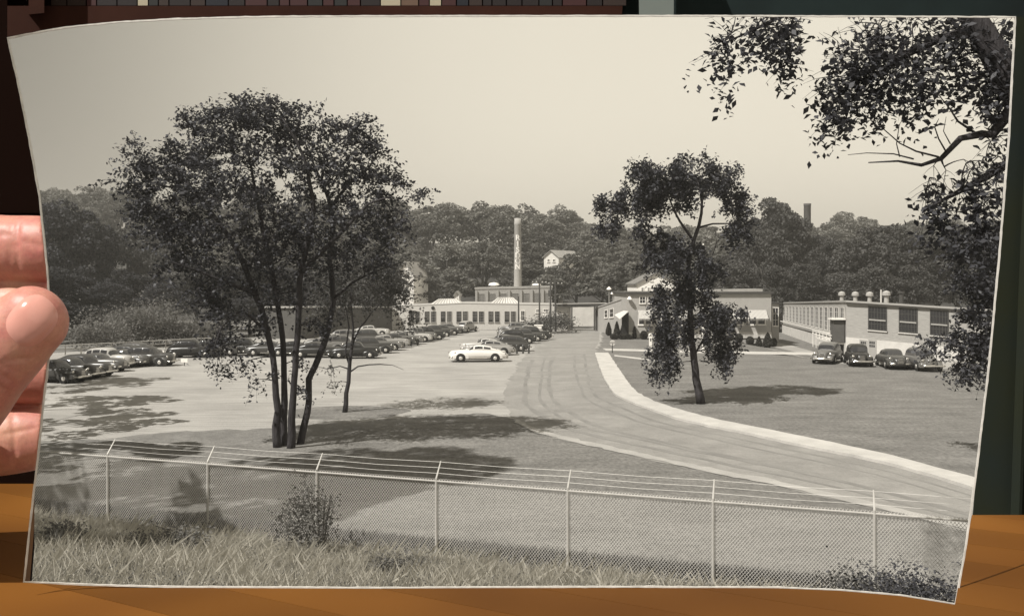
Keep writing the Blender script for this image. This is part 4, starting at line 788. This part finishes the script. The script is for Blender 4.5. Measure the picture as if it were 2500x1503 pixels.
# ------------------------------------------------------------------ cars
chrome = mat('chrome', .60, .22, metal=.9, spec=.6); rubber = mat('tyre rubber', .018, .8); cglass = mat('car glass', (.03, .03, .032), .08, spec=.7); hub = mat('hubcap', .62, .3, metal=.5); dk = mat('car underside', .02, .9)
paint = {k: mat('car paint '+k, v, .32, spec=.5, obj_rand=0) for k, v in dict(cream=.60, black=.018, charcoal=.045, grey=.12, silver=.24, brown=.075, light=.36).items()}
def itp(tab, x): return [float(np.interp(x, [t[0] for t in tab], [t[i] for t in tab])) for i in range(1, len(tab[0]))]
STY = {
 'fastback': dict(body=[(-2.62,.48,.60),(-2.45,.66,.76),(-2.0,.80,.92),(-1.3,.87,1.0),(0,.90,1.04),(.6,.89,1.04),(1.1,.80,1.04),(1.7,.66,1.02),(2.25,.52,.97),(2.5,.44,.90),(2.62,.34,.70)],
   roof=[(-2.25,.44,.84),(-1.9,.54,.99),(-1.5,.62,1.16),(-1.0,.67,1.32),(-.5,.69,1.42),(0,.69,1.45),(.32,.67,1.40),(.52,.65,1.28),(.88,.60,1.03)], win=[(-1.05,-.46),(-.36,.34)], wt=(.32,.84), rear=(-1.65,-1.15), ws=(.44,.80), fz=.84),
 'sedan': dict(body=[(-2.4,.46,.62),(-2.25,.66,.90),(-1.8,.80,1.02),(-1,.84,1.08),(0,.86,1.1),(.75,.82,1.1),(1.1,.62,1.1),(1.7,.50,1.08),(2.1,.40,1.04),(2.25,.34,.96),(2.32,.28,.72)],
   roof=[(-2.15,.50,.95),(-1.95,.60,1.22),(-1.65,.66,1.46),(-1.2,.70,1.62),(-.5,.72,1.68),(.1,.72,1.68),(.45,.70,1.62),(.62,.68,1.42),(.85,.64,1.08)], win=[(-1.5,-1.0),(-.9,-.22),(-.12,.45)], wt=(.28,.80), rear=(-2.02,-1.72), ws=(.58,.82), fz=.82),
 'coupe': dict(body=[(-2.45,.44,.60),(-2.3,.62,.82),(-1.9,.74,.98),(-1.3,.80,1.06),(-.6,.84,1.1),(.7,.82,1.1),(1.1,.62,1.1),(1.7,.50,1.08),(2.1,.40,1.03),(2.3,.34,.92),(2.36,.28,.70)],
   roof=[(-1.35,.56,1.02),(-1.1,.64,1.30),(-.8,.68,1.5),(-.3,.70,1.6),(.1,.70,1.6),(.42,.68,1.53),(.6,.66,1.38),(.85,.62,1.08)], win=[(-.72,.46)], wt=(.3,.82), rear=(-1.18,-.95), ws=(.58,.82), fz=.80)}
def sect(wd, zb, zt, t, ex=.45, ez=.75):
    c, s = math.cos(t), math.sin(t); return (math.copysign(abs(c)**ex, c)*wd, zb+(zt-zb)*abs(s)**ez)
def car_proto(sty):
    S_ = STY[sty]; out = []   # (name, mesh, parent index, paint?)
    mb = MB(); xs = np.linspace(S_['body'][0][0], S_['body'][-1][0], 26); n = 13; vs = []; fs = []
    for x in xs:
        wd, zt = itp(S_['body'], x)
        for k in range(n): y, z = sect(wd, .30, zt, math.pi*k/(n-1), .32, .55); vs.append((x, y, z))
    for i in range(len(xs)-1):
        for k in range(n-1): fs.append((i*n+k, i*n+k+1, (i+1)*n+k+1, (i+1)*n+k))
        fs.append((i*n, (i+1)*n, (i+1)*n+n-1, i*n+n-1))
    fs += [tuple(range(n)), tuple((len(xs)-1)*n+k for k in range(n))[::-1]]
    mb.add(vs, fs)
    xs2 = np.linspace(S_['roof'][0][0], S_['roof'][-1][0], 22); vs = []; fs = []
    def gsurf(x, t, off=0):
        wd, zt = itp(S_['roof'], x); y, z = sect(wd+off, .92, zt+off, t, .42, .70); return (x, y, z)
    for x in xs2:
        for k in range(n): vs.append(gsurf(x, math.pi*k/(n-1)))
    for i in range(len(xs2)-1):
        for k in range(n-1): fs.append((i*n+k, i*n+k+1, (i+1)*n+k+1, (i+1)*n+k))
    fs += [tuple(range(n)), tuple((len(xs2)-1)*n+k for k in range(n))[::-1]]
    mb.add(vs, fs); out.append(('body', mb.mesh('body', paint['grey'], True), -1, True))
    def patch(x0, x1, t0, t1, nx=6, nt=6, off=.012):
        m = MB(); vs = [gsurf(x0+(x1-x0)*i/nx, t0+(t1-t0)*j/nt, off) for i in range(nx+1) for j in range(nt+1)]; m.add(vs, [(i*(nt+1)+j, i*(nt+1)+j+1, (i+1)*(nt+1)+j+1, (i+1)*(nt+1)+j) for i in range(nx) for j in range(nt)]); return m
    t0, t1 = S_['wt']
    for a, b in S_['win']:
        out.append(('side_window', patch(a, b, t0, t1).mesh('side window', cglass, True), 0, False)); out.append(('side_window', patch(a, b, math.pi-t1, math.pi-t0).mesh('side window', cglass, True), 0, False))
    out.append(('windscreen', patch(S_['ws'][0], S_['ws'][1], .45, math.pi-.45).mesh('windscreen', cglass, True), 0, False))
    out.append(('rear_window', patch(S_['rear'][0], S_['rear'][1], 1.02, math.pi-1.02).mesh('rear window', cglass, True), 0, False))
    for sx_, lx, x0 in ((1, .84 if sty == 'fastback' else .66, 1.55 if sty == 'fastback' else 1.45), (-1, .74 if sty == 'fastback' else .68, -1.45)):
        for sy in (1, -1):
            m = MB(); vs = []; fs = []; a, b = 14, 7
            for i in range(a+1):
                u = i/a; x = x0+math.cos(math.pi*u)*-lx*(1.12 if sx_ > 0 else 1); arch = math.sin(math.pi*u)**.55; zt = .36+(S_['fz']-.36)*arch*(1 if sx_ > 0 else .96)
                tail = 0
                for j in range(b+1):
                    t = math.pi/2*j/b; y = .42+(.46)*math.cos(t)**.5*(.35+.65*arch**.6); z = .30+(zt-.30)*math.sin(t)**.6; vs.append((x, sy*y, z))
            for i in range(a):
                for j in range(b): fs.append((i*(b+1)+j, i*(b+1)+j+1, (i+1)*(b+1)+j+1, (i+1)*(b+1)+j))
            m.add(vs, fs); out.append(('fender', m.mesh('fender', paint['grey'], True), -1, True))
            # dark wheel arch set in the fender, wheel, hubcap
            m = MB(); m.tube([(x0, sy*.872, .36), (x0, sy*.878, .36)], .42, 18); out.append(('wheel_arch', m.mesh('wheel arch', dk), -1, False))
            m = MB(); m.tube([(x0, sy*.72, .35), (x0, sy*.885, .35), (x0, sy*.90, .35)], [.35, .35, .31], 18); out.append(('wheel', m.mesh('wheel', rubber, True), -1, False)); wi = len(out)-1
            m = MB(); m.tube([(x0, sy*.895, .35), (x0, sy*.915, .35), (x0, sy*.93, .35)], [.17, .15, .06], 12); out.append(('hubcap', m.mesh('hubcap', hub, True), wi, False))
    for sy in (1, -1):
        m = MB(); m.lathe((0, 0, 0), [(.03, -.12), (.11, -.05), (.12, .0), (.09, .03), (.02, .05)], 10); m.v = [(2.06+v[2], sy*.62+v[0], .80+v[1]) for v in m.v]; out.append(('headlight', m.mesh('headlight', chrome, True), -1, False))
        m = MB(); m.box((-2.38, sy*.62, .72), (.08, .09, .12)); out.append(('tail_light', m.mesh('tail light', dk), -1, False))
        m = MB(); m.box((.02, sy*.88, .33), (1.6, .10, .05)); out.append(('running_board', m.mesh('running board', chrome if sty == 'fastback' else dk), -1, False))
    for x, q_ in ((2.55, 1), (-2.60, -1)):
        m = MB(); m.tube([(x-q_*.25, -.88, .45), (x-q_*.05, -.6, .45), (x, 0, .45), (x-q_*.05, .6, .45), (x-q_*.25, .88, .45)], .065, 6); out.append(('bumper', m.mesh('bumper', chrome, True), -1, False))
    m = MB(); xn = S_['body'][-1][0]
    for i in range(5): m.box((xn-.02+.0*i, 0, .52+.08*i), (.08, .44-.03*i, .04))
    out.append(('grille', m.mesh('grille', chrome), -1, False))
    m = MB(); m.box((0, 0, .26), (4.2, 1.3, .14)); out.append(('underside', m.mesh('underside', dk), -1, False))
    return out
PROTO = {k: car_proto(k) for k in STY}
def car(sty, col, px, py, ang, label, group=None, z=None, sc=1.0, loc_=None):
    g = G(px, py) if loc_ is None else Vector(loc_); zz = h1(g.x, g.y)+.012 if z is None else z
    root = empty('parked_car', (g.x, g.y, zz), math.radians(ang), label, 'car', group); root.scale = (sc, sc, sc); obs = []
    for nm, me, par, pt in PROTO[sty]:
        o = bpy.data.objects.new(nm, me); C.objects.link(o); o.parent = root if par < 0 else obs[par]; obs.append(o)
        if pt: o.material_slots[0].link = 'OBJECT'; o.material_slots[0].material = paint[col]
    return root
# ang: 0 nose to the right, 180 to the left, -90 to the camera
car('fastback', 'cream', 1168, 882, 183, 'cream white fastback coupe parked nose left at the front of the middle row', sc=1.03)
gR = 'cars in the middle row'
for q in [('fastback','silver',1195,866,181,'grey fastback parked directly behind the cream coupe'),('fastback','light',1185,860,182,'pale car mostly hidden behind the cream coupe'),
 ('sedan','charcoal',1237,857,185,'charcoal sedan with its tail beside the bollards'),('fastback','grey',1225,847,180,'mid grey car just beyond the charcoal sedan'),
 ('sedan','black',1262,838,2,'black sedan with pale hubcap nosed towards the road'),('coupe','charcoal',1283,833,4,'dark coupe showing its rounded front fender to the road'),('sedan','black',1302,829,3,'black sedan nearest the road in the middle row'),
 ('fastback','grey',1262,824,182,'grey car in the far half of the middle row'),('fastback','silver',1283,819,182,'silver grey car second from the far end of the middle row'),('sedan','grey',1255,815,182,'far grey car at the back of the middle row'),('fastback','silver',1292,811,181,'last car of the middle row before the white stand')]: car(*q, gR)
car('sedan', 'silver', 1140, 810, 70, 'lone boxy car standing on the lot before the factory windows')
gL = 'cars in the long row before the dark wing'
for q in [('coupe','black',868,874,3,'black coupe with pale hubcaps standing behind the slim young tree'),('fastback','black',775,872,2,'long black car between the leaning trunks and the young tree'),
 ('sedan','charcoal',905,862,12,'dark sedan behind the black coupe'),('fastback','grey',925,855,14,'grey fastback second beyond the black coupe'),('fastback','silver',943,849,14,'light grey fastback third beyond the black coupe'),
 ('fastback','charcoal',962,844,15,'dark fastback in the middle of the long row'),('fastback','grey',980,840,15,'mid grey fastback before the pale one in the long row'),('fastback','light',1003,835,15,'pale fastback standing out in the long row'),
 ('sedan','grey',1020,832,14,'grey sedan just beyond the pale fastback'),('sedan','black',1043,829,12,'black sedan with a bright white hubcap in the long row'),('coupe','charcoal',1062,822,14,'dark coupe beyond the white hubcapped sedan'),('fastback','charcoal',1080,818,15,'last but one car at the factory end of the long row'),('fastback','grey',1095,814,15,'last car at the factory end of the long row'),
 ('fastback','light',905,820,8,'pale car alone against the dark wing wall'),('fastback','silver',880,832,6,'silver car in the second rank by the dark wing'),('sedan','grey',850,838,6,'grey sedan in the second rank left of the silver car'),('fastback','silver',820,845,6,'light car of the second rank seen past the right trunk'),('sedan','brown',835,856,8,'brownish sedan half hidden behind the right trunk'),
 ('fastback','grey',790,858,6,'grey car peeking out between the trunks'),('sedan','charcoal',905,838,10,'dark roofed sedan between the two ranks')]: car(*q, gL)
gF = 'cars in the far left row'
for q in [('coupe','charcoal',135,932,-14,'nearest dark coupe cut by the left edge'),('sedan','charcoal',205,918,-14,'dark round tailed sedan second in the left row'),('fastback','brown',238,905,-14,'brownish fastback third in the left row'),('sedan','light',262,897,-13,'pale roofed sedan in the left row'),('fastback','brown',300,893,-13,'brown fastback with a bright headlight in the left row'),('sedan','charcoal',318,889,-12,'charcoal sedan beside the dark one in the left row'),
 ('sedan','brown',340,881,-12,'brown roofed car squeezed behind the tall dark sedan'),('coupe','charcoal',172,924,-14,'dark coupe between the first two cars of the left row'),('sedan','charcoal',362,892,-6,'dark tall sedan at the right end of the left row'),('sedan','black',470,872,3,'black sedan alone behind the small white board'),('sedan','charcoal',530,868,4,'dark sedan behind the utility pole'),('sedan','black',600,867,3,'black sedan behind the low leafy boughs'),('fastback','charcoal',660,868,2,'dark fastback behind the left trunk'),('fastback','black',720,868,2,'black fastback between the two middle trunks'),('sedan','grey',575,858,3,'grey sedan behind the dark cars')]: car(*q, gF)
gW = 'cars before the workshop'
car('sedan','grey',2022,884,-122,'grey two door sedan at an angle, first of the four cars before the workshop',gW,sc=1.08)
car('sedan','black',2094,890,-103,'black car facing the lawn with chrome bumper, second before the workshop',gW,sc=1.08)
car('fastback','charcoal',2178,896,-100,'dark rounded car third before the workshop',gW,sc=1.08)
car('sedan','grey',2250,901,-96,'grey car fourth and nearest the low hanging boughs',gW,sc=1.08)

# ------------------------------------------------------------------ the room round the view: print edge, hand, table, bookcase
OUT = [(17,93),(80,80),(160,66),(280,54),(420,46),(600,41),(760,39),(1250,38),(1800,38),(2480,41),(2465,330),(2440,640),(2415,900),(2385,1150),(2360,1330),(2334,1475),(2200,1453),(2050,1440),(1900,1434),(1500,1432),(900,1435),(400,1432),(200,1427),(57,1420),(75,1250),(93,1100),(105,980),(117,880),(121,760),(113,650),(95,480),(70,340),(40,190)]
def dense(poly, step=14):
    o = []
    for i in range(len(poly)):
        a = np.array(poly[i], float); b = np.array(poly[(i+1) % len(poly)], float); k = max(1, int(np.linalg.norm(b-a)/step)); o += [a+(b-a)*j/k for j in range(k)]
    return np.array(o)
DP = .25
po = dense(OUT); cpt = np.array([1250., 750.])
rj = np.random.default_rng(3)
def inset(p, k):
    a = np.roll(p, 1, 0); b = np.roll(p, -1, 0); t = b-a; t /= np.linalg.norm(t, axis=1)[:, None]; n_ = np.stack([-t[:, 1], t[:, 0]], 1); return p+n_*k
pi_ = inset(po, 1.0)
if np.linalg.norm(pi_-cpt, axis=1).mean() > np.linalg.norm(po-cpt, axis=1).mean(): sgn = -1
else: sgn = 1
po_ = inset(po, sgn*-1.2)+rj.normal(size=po.shape)*.3; pi_ = inset(po, sgn*2.6)+rj.normal(size=po.shape)*.4
def dd_(x): return DP-.012*max(0, (300-x)/300)**2
pr = empty('photo_print', P(1250, 1432, DP), label='white deckled paper edge of the curling photographic print held in the hand', cat='photograph')
mb = MB(); n = len(po); vs = [P(*q, dd_(q[0])) for q in po_]+[P(*q, dd_(q[0])) for q in pi_]+[P(*q, dd_(q[0]))+Vector((0, .0004, 0)) for q in po_]+[P(*q, dd_(q[0]))+Vector((0, .0004, 0)) for q in pi_]; fs = []
for i in range(n):
    j = (i+1) % n; fs += [(i, j, n+j, n+i), (2*n+i, 3*n+i, 3*n+j, 2*n+j), (i, 2*n+i, 2*n+j, j), (n+i, n+j, 3*n+j, 3*n+i)]
mb.add(vs, fs); loc(pr, mb).build('paper_edge', mat('white print paper', .55, .6, var=.2, scale=300), pr)
def seg(a, b):   # outline points (inset a little) between two OUT vertices, inclusive
    i0 = min(range(n), key=lambda k: (po[k][0]-a[0])**2+(po[k][1]-a[1])**2); i1 = min(range(n), key=lambda k: (po[k][0]-b[0])**2+(po[k][1]-b[1])**2)
    q = inset(po, sgn*1.2); r_ = []; k = i0
    while True:
        r_.append(tuple(q[k])); 
        if k == i1: break
        k = (k+1) % n
    return r_
def board(name, poly, d, m, th=.012, parent=None):
    mb = MB(); f0 = [P(x, y, d) for x, y in poly]; c = Vector((0, d, H)); f1 = [Vector(((p.x)*(1+th/d), p.y+th, H+(p.z-H)*(1+th/d))) for p in f0]; k = len(f0)
    mb.add(f0+f1, [tuple(range(k)), tuple(range(k, 2*k))[::-1]]+[(i, k+i, k+(i+1) % k, (i+1) % k) for i in range(k)]); return mb
M_shelf = mat('dark shelf wood', (.032, .013, .009), .8, var=.35, scale=9, spec=.05); M_dkb = mat('dark bookcase shade', (.007, .003, .002), .9, spec=.02); M_post = mat('grey green painted post', (.13, .15, .14), .7); M_panel = mat('dark grey panel', (.020, .030, .030), .9, col2=(.010, .012, .012), scale=5, spec=.03); M_olive = mat('dark olive cloth', (.022, .023, .011), .9, col2=(.016, .021, .020), scale=8, spec=.03); M_teal = mat('dark teal cloth', (.030, .050, .062), .9, var=.2, scale=6)
DB = .42
bk = empty('bookcase', P(100, 500, DB), label='dark wooden bookcase behind the top and left of the print', cat='bookcase')
loc(bk, board('', [(-300,-300),(-40,-300),(-40,93)]+[(17,93)]+seg((17,93),(17,93))[:0]+seg((17,93),(40,190))[:0]+[tuple(q) for q in []], DB, M_dkb)) if False else None
left = seg((95,480),(17,93))
loc(bk, board('', [(-300,520)]+[(99,520)]+left+[(17,-300),(-300,-300)], DB, M_dkb)).build('side_panel', M_dkb, bk)
topl = seg((17,93),(760,39)); topm = seg((760,39),(1520,38))
loc(bk, board('', [(17,15)]+topl+topm[1:]+[(1520,15)], DB, M_shelf)).build('shelf', M_shelf, bk)
loc(bk, board('', [(17,-300)]+[(17,22)]+[(1520,22),(1520,-300)], DB+.03, M_dkb)).build('back_panel', M_dkb, bk)
loc(bk, board('', [(70,-300),(70,36),(108,32),(108,-300)], DB-.012, M_shelf)).build('upright', M_shelf, bk)
rb = random.Random(9); bx_ = 125; cols_ = [(.010, .006, .006), (.022, .012, .009), (.006, .007, .012), (.035, .009, .009), (.10, .06, .04), (.012, .012, .012), (.34, .30, .22)]
names_ = ['black', 'brown', 'navy', 'dark red', 'tan', 'grey', 'white']
k = 0
while bx_ < 1490:
    w_ = rb.uniform(22, 60); ci = 6 if (315 < bx_ < 345 or 890 < bx_ < 945 or 1040 < bx_ < 1070) else (4 if 945 < bx_ < 1000 else rb.choice([0, 0, 1, 2, 3, 5, 0])); mb = board('', [(bx_, -60-rb.uniform(0, 60)), (bx_, 14), (bx_+w_-3, 14), (bx_+w_-3, -60-rb.uniform(0, 60))], DB+.001, None, th=.025); c = P(bx_+w_/2, 28, DB)
    mb.v = [tuple(Vector(x)-c) for x in mb.v]; o = mb.build('book', mat('book cloth %d' % ci, cols_[ci], .7), None, loc=c); tag(o, '%s spined book standing on the shelf above the print' % names_[ci], 'book', '%s books on the shelf above the print' % names_[ci]); bx_ += w_; k += 1
tag(board('', [(1556,-300)]+seg((1562,38),(1640,38))+[(1646,-300)], DB-.01, M_post).build('door_post', M_post), kind='structure')
tr_ = seg((1644,38),(2480,41))+seg((2480,41),(2385,1150))[1:]
dkp = tag(board('', [(1500,-300)]+seg((1500,38),(2480,41))+[(2800,41),(2800,-300)], DB+.02, M_panel).build('wall_panel', M_panel), kind='structure')
cl_ = empty('dark_curtain', P(2600, 1250, DB), label='dark olive curtain hanging behind the right edge of the print', cat='curtain')
rt_ = seg((2480,41),(2385,1150)); ymax = 1262
loc(cl_, board('', rt_+[(2374,ymax),(2800,ymax),(2800,41)], DB, M_olive)).build('cloth', M_olive, cl_)
for px, wd in ((2530,26),(2590,34),(2650,30)):
    mb = MB(); mb.tube([P(px, 30, DB-.004), P(px-30, 700, DB-.004), P(px-50, ymax-6, DB-.004)], wd*DB/F*.5, 8); loc(cl_, mb).build('fold', M_olive, cl_)
# table: a slab with the print standing at the cut in its far edge
M_table = mat('honey varnished table wood', (.155, .062, .012), .6, col2=(.10, .038, .008), scale=14, stretch=(1, 1, 1), detail=1, spec=.05, obj_rand=.2)
tb_z = H-(1434-694)*DP/F
def TP(px, py): return G(px, py, tb_z)
tt = [TP(-500,1180), TP(84,1180), TP(72,1300), TP(59,1415)] + [TP(x, y+1.5) for x, y in ((200,1427),(400,1432),(900,1434),(1500,1431),(1900,1433),(2050,1439),(2200,1452),(2331,1473))] + [TP(2341,1420), TP(2360,1320), TP(2373,1256), TP(3000,1256), TP(3400,1700), TP(-900,1700)]
tbl = empty('wooden_table', Vector((0, .22, tb_z)), label='honey brown plank table top under the print and the hand', cat='table')
td = (TP(420, 1503)-TP(150, 1436)); td.z = 0; td.normalize(); tn = Vector((-td.y, td.x, 0)); PWD = .021
lo_ = min((p-tbl.location).dot(tn) for p in tt); hi_ = max((p-tbl.location).dot(tn) for p in tt); k = 0; q = lo_
while q < hi_:
    bm = bmesh.new(); vs = [bm.verts.new(p-tbl.location) for p in tt]; bm.faces.new(vs); bmesh.ops.triangulate(bm, faces=bm.faces[:])
    for co, no_ in ((tn*(q+.0002), -tn), (tn*(q+PWD), tn)):
        bmesh.ops.bisect_plane(bm, geom=bm.verts[:]+bm.edges[:]+bm.faces[:], plane_co=co, plane_no=no_, clear_outer=True)
    if bm.faces:
        r_ = bmesh.ops.extrude_face_region(bm, geom=bm.faces[:]); bmesh.ops.translate(bm, verts=[v for v in r_['geom'] if isinstance(v, bmesh.types.BMVert)], vec=(0, 0, -.018)); bmesh.ops.recalc_face_normals(bm, faces=bm.faces)
        left_ = set(bm.verts)
        while left_:
            st_ = [left_.pop()]; comp = set(st_)
            while st_:
                for e_ in st_.pop().link_edges:
                    for v_ in e_.verts:
                        if v_ in left_: left_.discard(v_); comp.add(v_); st_.append(v_)
            comp = list(comp); ix = {v_: i_ for i_, v_ in enumerate(comp)}; fs_ = [[ix[v_] for v_ in f_.verts] for f_ in bm.faces if f_.verts[0] in ix]
            me = bpy.data.meshes.new('plank'); me.from_pydata([tuple(v_.co) for v_ in comp], [], fs_); me.materials.append(M_table); link('plank', me, tbl)
    bm.free(); q += PWD
mb = MB(); mb.prism([p+Vector((0, 0, -.0195)) for p in tt], (0, 0, -.008)); loc(tbl, mb).build('table_frame', M_dkb, tbl)
# floor strip of dark between wrist and shelf on the left
loc(bk, board('', seg((93,1100),(95,480))+[(-300,480),(-300,1182),(86,1182)], DB+.004, M_dkb)).build('lower_panel', M_dkb, bk)

# hand --------------------------------------------------------------
skin = mat('skin', (.52, .275, .195), .46, col2=(.44, .155, .135), scale=70, bump=.03, bscale=900, spec=.35)
wt(skin, (420, .90, 1.08, (1, 1, 1))); wt(skin, (1500, .90, 1.08, (1, 1, .4)))
skin.node_tree.nodes['Principled BSDF'].inputs['Subsurface Weight'].default_value = .12
skin.node_tree.nodes['Principled BSDF'].inputs['Subsurface Radius'].default_value = (.006, .002, .001)
nail_m = mat('thumb nail', (.60, .29, .24), .16, spec=.5, var=.06, scale=90)
hand = empty('person', P(-150, 900, DP), label='person whose left hand pinches the print edge, thumb in front', cat='person')
px2m = DP/F
def HP(px, py, dz): return P(px, py, DP+dz)
hb = MB()
def limb(pts, flat=.82, n=22):
    """round tapering limb with a domed end; pts (px, py, dz, r in picture units)"""
    P_ = [HP(a, b, c)-hand.location for a, b, c, r in pts]; R_ = [r*px2m for *_, r in pts]; path = []; rr = []
    for i in range(len(P_)-1):
        p0, p1, p2, p3 = P_[max(i-1, 0)], P_[i], P_[i+1], P_[min(i+2, len(P_)-1)]; r0, r1, r2, r3 = R_[max(i-1, 0)], R_[i], R_[i+1], R_[min(i+2, len(P_)-1)]
        for j in range(8):
            t = j/8; cr_ = lambda a, b, c, d: .5*((2*b)+(c-a)*t+(2*a-5*b+4*c-d)*t*t+(3*b-a-3*c+d)*t**3); path.append(cr_(p0, p1, p2, p3)); rr.append(cr_(r0, r1, r2, r3))
    d_ = (P_[-1]-P_[-2]).normalized(); e_ = P_[-1]; re = R_[-1]
    for k in range(0, 9): a = k/9*math.pi/2; path.append(e_+d_*re*math.sin(a)*.95); rr.append(re*math.cos(a))
    base = len(hb.v); vs = []
    for i, p in enumerate(path):
        t = (path[min(i+1, len(path)-1)]-path[max(i-1, 0)]).normalized(); v = Vector((0, 1, 0)); u = t.cross(v).normalized(); v = u.cross(t).normalized()
        vs += [p+(u*math.cos(2*math.pi*k/n)+v*math.sin(2*math.pi*k/n)*flat)*rr[i] for k in range(n)]
    m = len(path); fs = [(i*n+k, i*n+(k+1) % n, (i+1)*n+(k+1) % n, (i+1)*n+k) for i in range(m-1) for k in range(n)]+[tuple(range(n))[::-1], tuple((m-1)*n+k for k in range(n))]
    hb.add(vs, fs)
limb([(-900,1500,.022,200),(-420,1080,.014,200),(-300,1000,.012,190)])
limb([(-420,1060,.012,150),(-300,820,.014,100),(-180,660,.017,92),(-60,612,.020,90),(40,608,.0215,90),(118,608,.0215,88),(190,608,.023,80)])
limb([(-420,1060,.012,140),(-300,900,.014,95),(-180,780,.018,86),(-60,764,.0215,80),(30,762,.0215,80),(130,764,.0225,76),(190,764,.024,70)])
limb([(-420,1060,.012,150),(-300,990,.014,95),(-170,925,.020,86),(-60,915,.0225,82),(20,912,.0225,82),(110,914,.0235,78),(180,914,.025,70)])
limb([(-420,1060,.012,150),(-280,1110,.016,98),(-170,1090,.022,94),(-60,1082,.0225,92),(20,1076,.0225,90),(90,1070,.0235,84),(160,1068,.025,74)])
limb([(-420,1100,.012,170),(-300,1120,.004,165),(-200,1050,-.004,142),(-105,972,-.0105,118),(-30,893,-.0125,99),(35,822,-.0125,93),(78,783,-.0125,84)], flat=.78)
me = hb.mesh('hand', skin); ho = bpy.data.objects.new('hand', me); C.objects.link(ho)
rm = ho.modifiers.new('remesh', 'REMESH'); rm.mode = 'VOXEL'; rm.voxel_size = .00075; sm_ = ho.modifiers.new('smooth', 'SMOOTH'); sm_.iterations = 7; sm_.factor = .6
dg = bpy.context.evaluated_depsgraph_get(); hm = bpy.data.meshes.new_from_object(ho.evaluated_get(dg)); bpy.data.objects.remove(ho)
el = sorted([(y, x) for x, y in OUT if x < 200 and y > 90])
for v in hm.vertices:      # fingertips flattened against the back of the print's edge
    wv = v.co+hand.location
    if wv.y > DP+.002:
        pxx = CX+wv.x*F/wv.y; pyy = HZ-(wv.z-H)*F/wv.y; ex = float(np.interp(pyy, [e[0] for e in el], [e[1] for e in el]))-1.0
        if pxx > ex: v.co.x = (ex-CX)/F*wv.y-hand.location.x
CR = [(44,535,38,600,7,.00035),(38,600,44,665,7,.0003),(28,540,24,655,5,.0002),(-20,905,30,930,7,.0003),(-35,925,20,955,7,.00028),(-10,885,35,905,5,.0002),(40,705,60,712,6,.0002),(30,1010,36,1130,7,.0003),(10,880,90,872,6,.0003),(-60,960,0,990,8,.0003),(0,570,20,575,8,.0002),(60,590,100,600,7,.0002),(10,1060,85,1045,6,.00022)]
for v in hm.vertices:
    wv = v.co+hand.location; qx = CX+wv.x*F/wv.y; qy = HZ-(wv.z-H)*F/wv.y
    if qx < -150: continue
    for x0_, y0_, x1_, y1_, w_, dp_ in CR:
        dx, dy = x1_-x0_, y1_-y0_; t_ = max(0, min(1, ((qx-x0_)*dx+(qy-y0_)*dy)/(dx*dx+dy*dy))); dd = math.hypot(qx-x0_-dx*t_, qy-y0_-dy*t_)
        if dd < w_*2.5: v.co.y += dp_*1.6*math.exp(-(dd/w_)**2)*(.4+.6*math.sin(math.pi*(.1+.8*t_)))
hm.materials.clear(); hm.materials.append(skin); hm.polygons.foreach_set('use_smooth', [True]*len(hm.polygons)); ho = link('hand', hm, hand)
from mathutils.bvhtree import BVHTree
bmh = bmesh.new(); bmh.from_mesh(hm); bvh = BVHTree.FromBMesh(bmh)
def onhand(px, py, lift):
    o_ = Vector((0, 0, H))-hand.location; dr_ = (P(px, py, .25)-hand.location-o_).normalized(); hit = bvh.ray_cast(o_, dr_)
    return None if hit[0] is None else hit[0]-dr_*lift
ok = True
ax = np.array([.70, -.71]); bx = np.array([.71, .70]); cn = np.array([78., 782.])
def plate(cn, la, lb, lift, name, m, squ=2.6):
    global ok
    vs = []; fs = []; rings, seg_ = 8, 40
    for r_ in range(rings+1):
        q = r_/rings
        for k in range(seg_):
            t = 2*math.pi*k/seg_; ca, sa = math.cos(t), math.sin(t); f = (abs(ca)**squ+abs(sa)**squ)**(-1/squ); p = cn+ax*ca*f*la*q+bx*sa*f*lb*q; h_ = onhand(p[0], p[1], lift*(1-q**6)-.00005)
            if h_ is None: ok = False; h_ = P(p[0], p[1], .24)-hand.location
            vs.append(tuple(h_))
    for r_ in range(rings):
        for k in range(seg_): fs.append((r_*seg_+k, r_*seg_+(k+1) % seg_, (r_+1)*seg_+(k+1) % seg_, (r_+1)*seg_+k))
    me = bpy.data.meshes.new(name); me.from_pydata(vs, [], fs); me.materials.append(m); me.polygons.foreach_set('use_smooth', [True]*len(fs)); return link(name, me, ho)
nl = plate(cn, 66, 54, .0009, 'thumb_nail', nail_m)
if False: plate(cn-ax*50, 11, 26, .0011, 'nail_lunula', mat('nail lunula', (.58, .34, .28), .2, spec=.5), 2)
print('nail', ok, 'hill trees', n_h)
